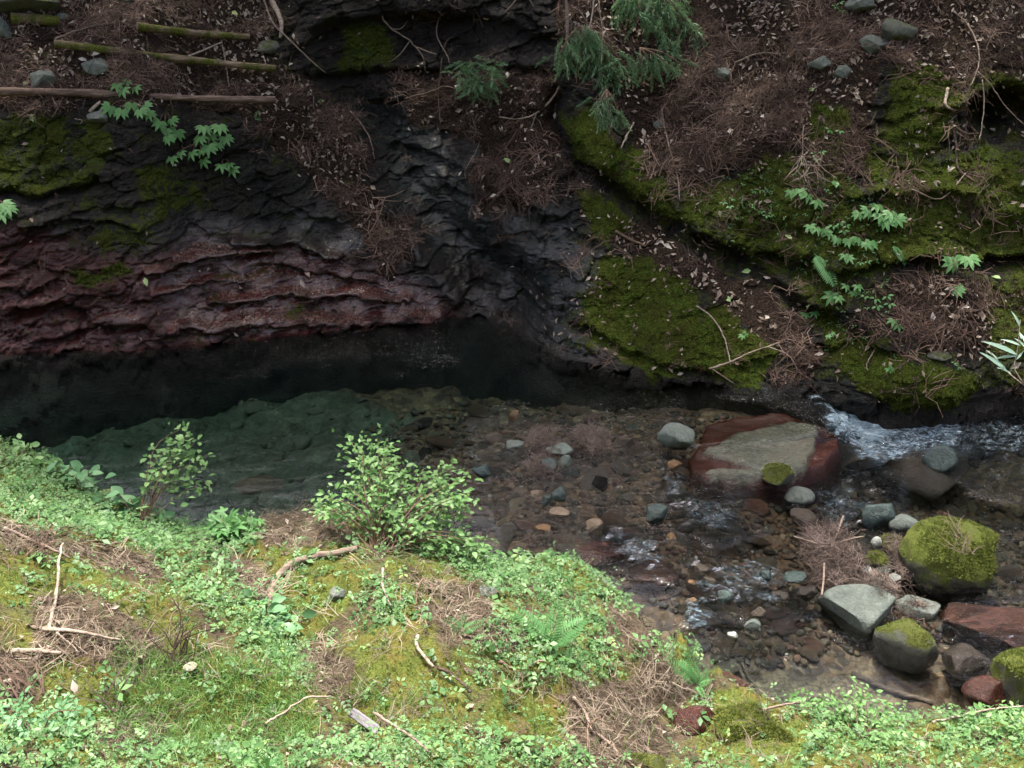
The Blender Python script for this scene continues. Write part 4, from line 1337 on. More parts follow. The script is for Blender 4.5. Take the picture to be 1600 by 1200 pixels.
STONES = [
    ((1025, 662, 1085, 711), 'dry_green', 'boulder', 'pale grey green faceted stone standing alone in the shallows', dict(lift=.35, facets=11, noise=.05, seed=5)),
    ((853, 688, 902, 711), 'dry_green', 'stone', 'flat grey green stone lying on the needle debris in the shallows', dict(lift=.5, facets=9, yaw=.1)),
    ((846, 674, 878, 691), 'moss_stone', 'stone', 'small mossy stone behind the flat grey green one in the debris', dict(lift=.5)),
    ((843, 712, 875, 742), 'wet_teal', 'stone', 'dark green wet stone at the foot of the needle debris', dict(lift=.2)),
    ((870, 708, 897, 735), 'dry_green', 'stone', 'small pale stone beside the dark green one at the debris', dict(lift=.3)),
    ((756, 674, 789, 693), 'greybrown', 'stone', 'low grey stone above water, farthest left of the shallows group', dict(lift=.3)),
    ((790, 686, 822, 703), 'dry_green', 'stone', 'low grey green stone just left of the needle debris', dict(lift=.3)),
    ((737, 724, 768, 750), 'wet_teal', 'stone', 'wet teal stone right of the tall leafy shrub', dict(lift=.2)),
    ((861, 760, 888, 789), 'wet_teal', 'stone', 'upright teal stone in the shallows below the debris', dict(lift=.35)),
    ((846, 772, 862, 791), 'wet_teal', 'stone', 'tiny teal stone touching the upright teal stone', dict(lift=.25)),
    ((828, 763, 849, 777), 'tan', 'stone', 'small beige stone left of the upright teal stone', dict(lift=.25)),
    ((800, 761, 824, 772), 'greybrown', 'stone', 'thin flat grey stone at far left of the teal stones', dict(lift=.25)),
    ((858, 789, 892, 809), 'tan', 'stone', 'tan stone in front of the upright teal stone', dict(lift=.15)),
    ((833, 818, 861, 831), 'orange', 'stone', 'flat ochre stone in the shallows near the grassy bank', dict(lift=.05)),
    ((916, 811, 944, 831), 'tan', 'stone', 'rounded tan stone between the ochre stone and the riffle', dict(lift=.1)),
    ((1043, 717, 1066, 734), 'orange', 'stone', 'small orange stone left of the big red rock', dict(lift=.3)),
    ((1042, 832, 1059, 845), 'orange', 'stone', 'orange pebble under water beside the lower riffle', dict(lift=-.1)),
    ((794, 639, 813, 661), 'orange', 'stone', 'orange stone under water toward the far bank', dict(lift=-.8)),
    ((924, 738, 950, 769), 'wet_dark', 'stone', 'narrow dark stone standing on edge in the shallows', dict(lift=.3, r=.4, facets=10)),
    ((1006, 784, 1044, 824), 'wet_teal', 'stone', 'pointed dark stone splitting the riffle', dict(lift=.3, facets=12)),
    ((958, 678, 992, 706), 'greybrown', 'stone', 'slanting stone tip right of the needle debris', dict(lift=.0, facets=11)),
    ((885, 846, 980, 892), 'red_wet', 'boulder', 'brown red rock under thin water beside the grassy bank', dict(lift=-.75, flat=.4, r=1.1)),
    ((968, 862, 1062, 948), 'red_wet', 'boulder', 'long rust red rock sloping along the grassy bank', dict(lift=-.6, flat=.4, yaw=-.6, facets=9)),
    ((1225, 760, 1273, 791), 'dry_green_low', 'stone', 'round speckled grey stone below the big red rock', dict(lift=.3, facets=4, noise=.06)),
    ((1226, 794, 1275, 825), 'greybrown', 'stone', 'round brown grey stone in front of the speckled one', dict(lift=.3, facets=4, noise=.06)),
    ((1372, 690, 1518, 790), 'wet_dark', 'boulder', 'large dark boulder under water downstream of the white cascade', dict(lift=-.9, r=1.1, facets=6, sub=4)),
    ((1440, 694, 1496, 740), 'wet_teal', 'stone', 'shiny wet grey stone showing on top of the dark boulder', dict(lift=.25, facets=5)),
    ((1345, 778, 1404, 840), 'wet_teal', 'stone', 'wet blue grey stone left behind the mossy boulder', dict(lift=.1, facets=6)),
    ((1388, 802, 1434, 840), 'dry_green_low', 'stone', 'rounded grey green stone touching the mossy boulder', dict(lift=.3, facets=4, noise=.06)),
    ((1410, 803, 1562, 938), 'moss_boulder', 'boulder', 'big boulder all covered with bright green moss', dict(lift=.35, facets=3, noise=.10, sub=5, seed=34, flat=.62)),
    ((1374, 833, 1418, 862), 'moss_stone', 'stone', 'mossy stone left of the big moss covered boulder', dict(lift=.5)),
    ((1346, 860, 1390, 888), 'moss_stone', 'stone', 'small mossy stone between debris heap and mossy boulder', dict(lift=.5)),
    ((1361, 838, 1378, 860), 'pale', 'stone', 'small pale egg shaped stone behind the mossy stones', dict(lift=.4, facets=2)),
    ((1340, 884, 1366, 903), 'pale', 'stone', 'pale round stone at the right foot of debris heap', dict(lift=.4, facets=3)),
    ((1366, 882, 1394, 898), 'dry_green_low', 'stone', 'flat pale green stone right of the debris heap foot', dict(lift=.5)),
    ((1390, 895, 1408, 910), 'pale', 'stone', 'whitish pebble above the pale slab', dict(lift=.4)),
    ((1335, 900, 1385, 925), 'wet_teal', 'stone', 'green grey stone behind the large grey slab', dict(lift=.3)),
    ((1218, 888, 1260, 914), 'wet_teal', 'stone', 'shiny dark green stone left of the debris heap', dict(lift=.15)),
    ((1243, 913, 1278, 942), 'wet_dark', 'stone', 'dark round stone below the shiny green one', dict(lift=.1)),
    ((1283, 912, 1402, 1004), 'dry_green_low', 'boulder', 'large smooth blue grey slab with wet dark foot', dict(lift=.05, facets=7, noise=.06, flat=.55, seed=77, sub=4)),
    ((1392, 926, 1470, 966), 'dry_green_low', 'stone_slab', 'flat pale grey green slab leaning below the mossy boulder', dict(lift=.9, flat=.3, facets=10, noise=.03, yaw=-.15, tilt=(0, .15), r=.7)),
    ((1366, 960, 1468, 1050), 'moss_stone', 'boulder', 'wedge shaped speckled stone with mossy top and wet foot', dict(lift=.15, facets=9, noise=.07, yaw=-.5, flat=.5, sub=4, r=.7)),
    ((1458, 1000, 1548, 1064), 'wet_dark', 'boulder', 'dark brown stone under water right of the wedge stone', dict(lift=-.3, facets=8)),
    ((1472, 934, 1640, 1024), 'red_wet', 'boulder', 'wet rust red rock at the right edge below the mossy boulder', dict(lift=-.6, facets=9, flat=.5, r=1.0, sub=4, noise=.13)),
    ((1548, 1006, 1680, 1130), 'moss_boulder', 'boulder', 'moss topped rock cut by the right edge of the picture', dict(lift=.3, facets=8, sub=4)),
    ((1500, 1055, 1580, 1125), 'red_wet', 'stone', 'small red brown wet rock in front of the right edge rock', dict(lift=-.1, facets=6)),
    ((1161, 966, 1188, 986), 'dry_green_low', 'stone', 'small light grey stone alone in the lower shallows', dict(lift=.4)),
    ((1136, 984, 1155, 999), 'pale', 'stone', 'white pebble left of the light grey stone', dict(lift=.4)),
    ((1172, 946, 1198, 970), 'greybrown', 'stone', 'greyish stone just above the light grey stone', dict(lift=.15)),
    ((1094, 898, 1120, 919), 'greybrown', 'stone', 'grey cobble at the left of the lower riffle', dict(lift=.2)),
    ((1084, 880, 1112, 897), 'greybrown', 'stone', 'flat beige grey cobble at the top of the lower riffle', dict(lift=.1)),
    ((1074, 904, 1090, 918), 'orange', 'stone', 'ochre pebble beside the grey cobble', dict(lift=.1)),
    ((1072, 932, 1090, 945), 'orange', 'stone', 'amber pebble between red rock and lower riffle', dict(lift=.1)),
    ((1185, 890, 1208, 910), 'wet_teal', 'stone', 'wet teal cobble in the middle of the lower riffle', dict(lift=.15)),
    ((1118, 922, 1146, 944), 'wet_teal', 'stone', 'dark wet cobble in the lower riffle', dict(lift=.1)),
    ((1205, 922, 1232, 940), 'wet_dark', 'stone', 'dark cobble at the right of the lower riffle', dict(lift=.1)),
    ((1300, 690, 1385, 738), 'greybrown', 'boulder', 'rounded olive rock under water below the cascade', dict(lift=-1.2, facets=7)),
    ((340, 730, 480, 830), 'brown', 'boulder', 'large smooth brown boulder sunk in the pool behind the bank', dict(lift=-3.6, facets=4, noise=.06)),
]
for box, mat, nm_, lab, kw in STONES:
    stone(box, mat, nm_, lab, 'boulder' if nm_ == 'boulder' else 'stone', **kw)

# big red rock with a dry grey top in the middle of the stream
def outline_rock(poly, ztop, mat, name, label, cat, seed, skirt=0.32, tilt=(0, 0), rough=0.02, step=0.02, dry=None):
    """rock given by its plan outline: dome inside the outline, falling off to the bed"""
    c3 = np.array([at_water(u, v, 0.0) for u, v in poly])
    x0, y0 = c3[:, 0].min() - .2, c3[:, 1].min() - .2
    x1, y1 = c3[:, 0].max() + .2, c3[:, 1].max() + .2
    gx, gy = np.meshgrid(np.arange(x0, x1, step), np.arange(y0, y1, step))
    sd = poly_sd(gx, gy, [tuple(p) for p in c3[:, :2]])
    G = np.stack([gx, gy, 0 * gx], -1)
    sd = sd + 0.05 * fbm(G, 3.5, 3, seed)
    zc = c3[:, 2].mean()
    cx, cy_ = c3[:, 0].mean(), c3[:, 1].mean()
    top = ztop * sstep(0.02, -0.16, sd) + (gx - cx) * tilt[0] + (gy - cy_) * tilt[1]
    z = zc + np.where(sd < 0.05, top, 0) - np.where(sd > -0.02, (sd + 0.02) * 6.0, 0)
    z = z + rough * fbm(G, 4.0, 4, seed + 1) + 0.6 * rough * np.round(fbm(G * np.array([1, 2.2, 1]), 2.2, 3, seed + 2) * 3) / 3
    z = np.maximum(z, zc - skirt - .25)
    V = np.stack([gx - cx, gy - cy_, z - zc], -1).reshape(-1, 3)
    at = None
    if dry is not None:
        gu, gv = to_px(np.stack([gx, gy, z], -1))
        at = {'dry': pmask(gu, gv, dry, 5, fbm(G, 5, 3, seed + 5) * 1.6, 7).ravel()}
        V[:, 2] += 0.055 * at['dry']
    me = mesh_np(name, V, grid_faces(*gx.shape), True, at, M[mat])
    return thing(name, label, cat, (cx, cy_, zc), mesh=me), (cx, cy_, zc)
outline_rock([(1085, 690), (1100, 650), (1150, 632), (1230, 630), (1290, 648), (1312, 680), (1310, 720), (1285, 752), (1240, 768), (1160, 762), (1100, 752), (1075, 730), (1070, 708)], -0.015, 'red_flat', 'flat_rock',
             'broad flat rock midstream, grey dry top and rust red edges', 'rock', 301, tilt=(-.01, -.045), rough=.022, dry=[[(1098, 712), (1130, 690), (1190, 672), (1255, 662), (1280, 668), (1276, 700), (1262, 735), (1240, 752), (1190, 742), (1140, 728)], [(1085, 742), (1130, 735), (1190, 745), (1180, 757), (1120, 752)]])
stone((1186, 724, 1246, 758), 'moss_stone', 'stone', 'mossy lump on the front corner of the broad red rock', 'stone', lift=1.9, facets=5)
outline_rock([(1150, 592), (1250, 588), (1300, 592), (1295, 602), (1240, 606), (1160, 604)], 0.05, 'red_wet', 'boulder', 'low dark red ledge where water pours toward the cascade', 'rock', 311, rough=.012)

# near bank rocks
stone((1116, 1088, 1236, 1166), 'moss_boulder', 'boulder', 'yellow green mossy rock at the bottom beside the little red gully', 'boulder', 'ground', lift=.1, facets=6, flat=.5, sub=4, up=12)
stone((1108, 1044, 1168, 1094), 'red_wet', 'boulder', 'dark red rock right of the fern at the water edge', 'boulder', 'water', lift=.3, facets=8)
stone((1036, 1092, 1118, 1156), 'red_wet', 'boulder', 'wine red wet rock in the gully left of the yellow mossy rock', 'boulder', 'ground', lift=.2, facets=8, up=6)
stone((958, 1172, 1044, 1215), 'moss_stone', 'boulder', 'grey and mossy stone at the bottom edge below the gully', 'boulder', 'ground', lift=.3, up=8)
stone((516, 918, 546, 942), 'bank_stone', 'stone', 'grey stone half buried in the bank left of centre', 'stone', 'ground', lift=.1)
stone((744, 912, 780, 934), 'bank_stone', 'stone', 'bluish grey stone peeping through herbs below the shrub', 'stone', 'ground', lift=.05)

# far bank stones
for box, mat, lab, kw in [
    ((-30, -22, 98, 34), 'bank_stone_moss', 'largest grey green rock at the top left corner', dict(facets=9, sub=4)),
    ((-12, 28, 18, 74), 'bank_stone', 'grey block on the left edge above the upper log', dict(facets=10)),
    ((84, 16, 112, 34), 'bank_stone', 'small pale stone at the right foot of the top left rock', dict()),
    ((40, 110, 86, 144), 'bank_stone', 'pale triangular stone above the lowest log', dict(facets=12, flat=.5)),
    ((128, 92, 172, 120), 'bank_stone', 'grey stone just under the middle log', dict(facets=9)),
    ((136, 170, 174, 196), 'bank_stone', 'pale green stone hanging below the lowest log', dict(facets=10)),
    ((398, 62, 444, 84), 'bank_stone_moss', 'dark slab right of the log ends', dict(facets=10)),
    ((1322, -10, 1372, 21), 'bank_stone', 'pale stone at the top edge above the litter slope', dict(facets=9)),
    ((1343, 56, 1390, 87), 'bank_stone', 'white faced stone on the litter slope above the moss patch', dict(facets=12)),
    ((1372, 30, 1432, 72), 'bank_stone_moss', 'brown mossy stone right above the white faced stone', dict(facets=8)),
    ((1114, 106, 1142, 130), 'bank_stone', 'split grey stone right of the cedar sprays', dict(facets=9)),
    ((1262, 86, 1306, 112), 'bank_stone', 'bluish stone half buried in litter left of the white faced stone', dict(facets=8)),
    ((1300, 104, 1332, 126), 'bank_stone', 'small grey stone below the bluish half buried stone', dict(facets=8)),
    ((186, -8, 214, 12), 'bank_stone', 'grey chip at the top edge above the upper log', dict(facets=8)),
    ((1020, 186, 1042, 204), 'bank_stone', 'small pale chip in litter right of the hanging cedar spray', dict(facets=8)),
    ((1448, 548, 1486, 566), 'bank_stone_moss', 'brown stone in litter above the mossy bulge', dict(facets=7))]:
    stone(box, mat, 'stone', lab, 'stone', 'ground', lift=.25, **kw)

# bed cobbles: the largest are pieces of the bed, the rest one mass
cob_poly = [(585, 600), (700, 570), (860, 575), (960, 600), (1080, 628), (1080, 740), (1230, 780), (1270, 850), (1320, 700), (1420, 720), (1590, 780), (1600, 900), (1380, 900), (1290, 990), (1240, 1000), (1130, 1010), (1090, 960), (1050, 900), (960, 860), (860, 850), (760, 850), (640, 760), (560, 700)]
cobm = {'brown': 7, 'redbrown': 4, 'greybrown': 6, 'wet_dark': 3, 'tan': 2, 'wet_teal': 1}
cob_meshes = []
for mname, wgt in cobm.items():
    for q in range(max(1, wgt // 2)):
        V, F = rock_arrays(900 + len(cob_meshes) * 7, 1, .75, .42, 2, 11, .10)
        cob_meshes.append((mesh_np('cobble', V, F, True, None, M[mname]), wgt))
cw = np.array([w_ for _, w_ in cob_meshes], float)
cw /= cw.sum()
n_c = 0
while n_c < 290:
    u, v = random.uniform(560, 1600), random.uniform(570, 1010)
    if poly_sd(np.array([u]), np.array([v]), cob_poly)[0] > 0:
        continue
    w0 = at_water(u, v)
    loc, nrm, ii, dist = T_BED.ray_cast(Vector((w0[0], w0[1], 3)), Vector((0, 0, -1)))
    if loc is None:
        continue
    size = random.choice([.04, .05, .055, .06, .07, .08, .10, .13]) * random.uniform(.8, 1.25)
    o = bpy.data.objects.new('stone', cob_meshes[int(RNG.choice(len(cob_meshes), p=cw))][0])
    col.objects.link(o)
    o.parent = bed_o
    o.location = (loc.x, loc.y, loc.z + size * .12)
    o.rotation_euler = (random.uniform(-.3, .3), random.uniform(-.3, .3), random.uniform(0, 6.3))
    o.scale = (size * random.uniform(.8, 1.3), size, size * random.uniform(.6, 1.1))
    n_c += 1
for mname, cnt, s0, s1 in (('brown', 1500, .015, .045), ('greybrown', 1100, .015, .045), ('redbrown', 500, .015, .04), ('tan', 380, .01, .035), ('wet_dark', 500, .02, .05), ('pale', 120, .008, .022)):
    cnt = int(cnt * 1.45)
    pu, pv = RNG.uniform(500, 2250, cnt * 4), RNG.uniform(560, 1110, cnt * 4)
    keep = poly_sd(pu, pv, [(560, 600), (700, 560), (900, 580), (1080, 620), (1330, 650), (1650, 740), (2250, 700), (2250, 1020), (1650, 960), (1500, 960), (1300, 980), (1130, 1000), (1080, 960), (880, 860), (640, 780)]) < 0
    pu, pv = pu[keep][:cnt], pv[keep][:cnt]
    W0 = on_z(pu, pv, -0.1)
    zz_ = np.array([(T_BED.ray_cast(Vector((x, y, 3)), Vector((0, 0, -1)))[0] or Vector((0, 0, -1))).z for x, y, _ in W0])
    S = RNG.uniform(s0, s1, len(W0))
    P = np.c_[W0[:, :2], zz_ + S * .25]
    N = RNG.normal(size=(len(P), 3)) * .25 + np.array([0, 0, 1])
    tm = []
    for q in range(4):
        V, F = rock_arrays(700 + q, 1, .75, .5, 1, 3, .12)
        tm.append((V, F, np.zeros((0, 4), int)))
    obj('pebbles', scatter('pebbles', tm, P, N, S, M[mname]), bed_o, kind='stuff')

pu, pv = RNG.uniform(-100, 680, 420), RNG.uniform(540, 860, 420)
W0 = on_z(pu, pv, -0.5)
zz_ = np.array([(T_BED.ray_cast(Vector((x, y, 3)), Vector((0, 0, -1)))[0] or Vector((0, 0, -2))).z for x, y, _ in W0])
ok_ = W0[:, 1] < 9.3
S = np.clip(RNG.lognormal(math.log(.036), .6, len(W0)), .015, .13)
P = np.c_[W0[:, :2], zz_ - S * .05][ok_]
obj('pebbles', scatter('pebbles', [(*rock_arrays(740 + q, 1, .75, .45, 2, 9, .12), np.zeros((0, 4), int)) for q in range(4)], P, RNG.normal(size=(len(P), 3)) * .3 + np.array([0, 0, 1]), S[ok_], M['silted']), bed_o, kind='stuff')

# ================================================================== LOGS AND BRANCHES
def path_on(pix, off=0.03, n=None):
    """points on the ground under a line of pixels, held off the surface; nearer points win over hollows"""
    out = []
    for u, v in pix:
        h = hit(u, v)
        P, N, d = h
        out.append(P + N * off)
    out = np.array(out)
    return out

def unit0(v_):
    return v_ / np.linalg.norm(v_)

def log(p0, p1, rad, mat, label, cat='log', name='wooden_log', bumps=0.3, lift=.9):
    a = hit(*p0)
    b = hit(*p1)
    A = a[0] + a[1] * rad * lift
    B = b[0] + b[1] * rad * lift
    need = 0.0
    for t in np.linspace(.04, .96, 14):                      # keep the whole length clear of the slope
        C_ = A + (B - A) * t
        h = hit(*to_px(C_))
        need = max(need, np.linalg.norm(C_ - np.array(CAM)) - h[2])
    sh = (need * .75) * unit0(np.array(CAM) - (A + B) / 2)
    A, B = A + sh, B + sh
    L = np.linalg.norm(B - A)
    n, seg = 22, 12
    xs_ = np.linspace(0, L, n)
    th = np.arange(seg) / seg * 2 * math.pi
    rr = rad * (1 - 0.18 * xs_ / L)
    V = np.stack([np.repeat(xs_[:, None], seg, 1), np.cos(th)[None] * rr[:, None], np.sin(th)[None] * rr[:, None]], -1).reshape(-1, 3)
    V[:, 1:] *= (1 + bumps * fbm(V + A, 5.0, 3, 7))[:, None]
    V[:, 2] += 0.035 * np.sin(V[:, 0] / L * 3.1 + A[0]) * L / 2
    V[:, 1] += 0.02 * np.sin(V[:, 0] / L * 7 + A[2] * 9)
    Q = []
    for i in range(n - 1):
        for j in range(seg):
            Q.append((i * seg + j, i * seg + (j + 1) % seg, (i + 1) * seg + (j + 1) % seg, (i + 1) * seg + j))
    o = thing(name, label, cat, A)
    X = (B - A) / L
    Yv = np.cross([0, 0, 1], X)
    Yv /= np.linalg.norm(Yv)
    o.rotation_euler = Matrix(np.column_stack([X, Yv, np.cross(X, Yv)]).tolist()).to_euler()
    obj('bark', mesh_np('bark', V, np.array(Q), True, None, M[mat]), o)
    for e in (0, n - 1):
        ring_ = V[e * seg:(e + 1) * seg]
        c = ring_.mean(0)
        f = np.array([(seg, (j + 1) % seg, j) if e == 0 else (seg, j, (j + 1) % seg) for j in range(seg)])
        obj('cut_end', mesh_np('cut_end', np.vstack([ring_, c]), f, False, None, M['cut']), o)
    return o
log((212, 46), (388, 60), .040, 'log_moss', 'short mossy log at the top left, its right end cut clean')
log((88, 78), (428, 104), .038, 'log_moss', 'long yellow mossy log across the litter, middle of the three')
log((-40, 156), (425, 152), .038, 'log', 'lowest brown log lying along the top of the rock wall')
log((22, 36), (96, 36), .055, 'log_moss', 'stub of mossy log under the top left rock')

def branch(name, label, cat, pix, r0, r1, mat='twig', off=0.03, subs=(), hang=None, n=18):
    """a dead branch lying along a line of pixels; subs are side twigs"""
    pts = path_on(pix, off)
    if hang:                       # freely hanging: depth runs evenly from the first point to the last
        d0 = np.linalg.norm(pts[0] - np.array(CAM)) - hang[0]
        d1 = np.linalg.norm(pts[-1] - np.array(CAM)) - hang[1]
        ds = np.linspace(d0, d1, len(pix))
        rr_ = ray(np.array([p[0] for p in pix]), np.array([p[1] for p in pix]))
        rr_ /= np.linalg.norm(rr_, axis=1, keepdims=True)
        pts = np.array(CAM) + rr_ * ds[:, None]
    pts = smooth_path(pts, n)
    base_ = pts[0]
    pts = pts + np.array([[random.uniform(-1, 1) * .0035 for _ in range(3)] for _ in pts])
    rad = np.linspace(r0, r1, len(pts)) * (1 + np.array([random.uniform(-.12, .12) for _ in pts]))
    if not subs:
        V, T, Q = tube(pts - base_, rad, 6)
        return thing(name, label, cat, base_, mesh=mesh_np(name, V, [T, Q], True, None, M[mat]))
    o = thing(name, label, cat, base_)
    V, T, Q = tube(pts - base_, rad, 6)
    obj('main_stem', mesh_np('main_stem', V, [T, Q], True, None, M[mat]), o)
    for sp in subs:
        q = path_on(sp, off)
        if hang:
            f0 = pts[np.argmin([np.hypot(*(np.array(to_px(p)) - sp[0])) for p in pts])]
            dd = np.linalg.norm(f0 - np.array(CAM))
            rr_ = ray(np.array([p[0] for p in sp]), np.array([p[1] for p in sp]))
            rr_ /= np.linalg.norm(rr_, axis=1, keepdims=True)
            q = np.array(CAM) + rr_ * dd
        q = smooth_path(q, 8)
        V, T, Q = tube(q - base_, np.linspace(r1 * 1.2, r1 * .4, 8), 5)
        obj('side_twig', mesh_np('side_twig', V, [T, Q], True, None, M[mat]), o)
    return o
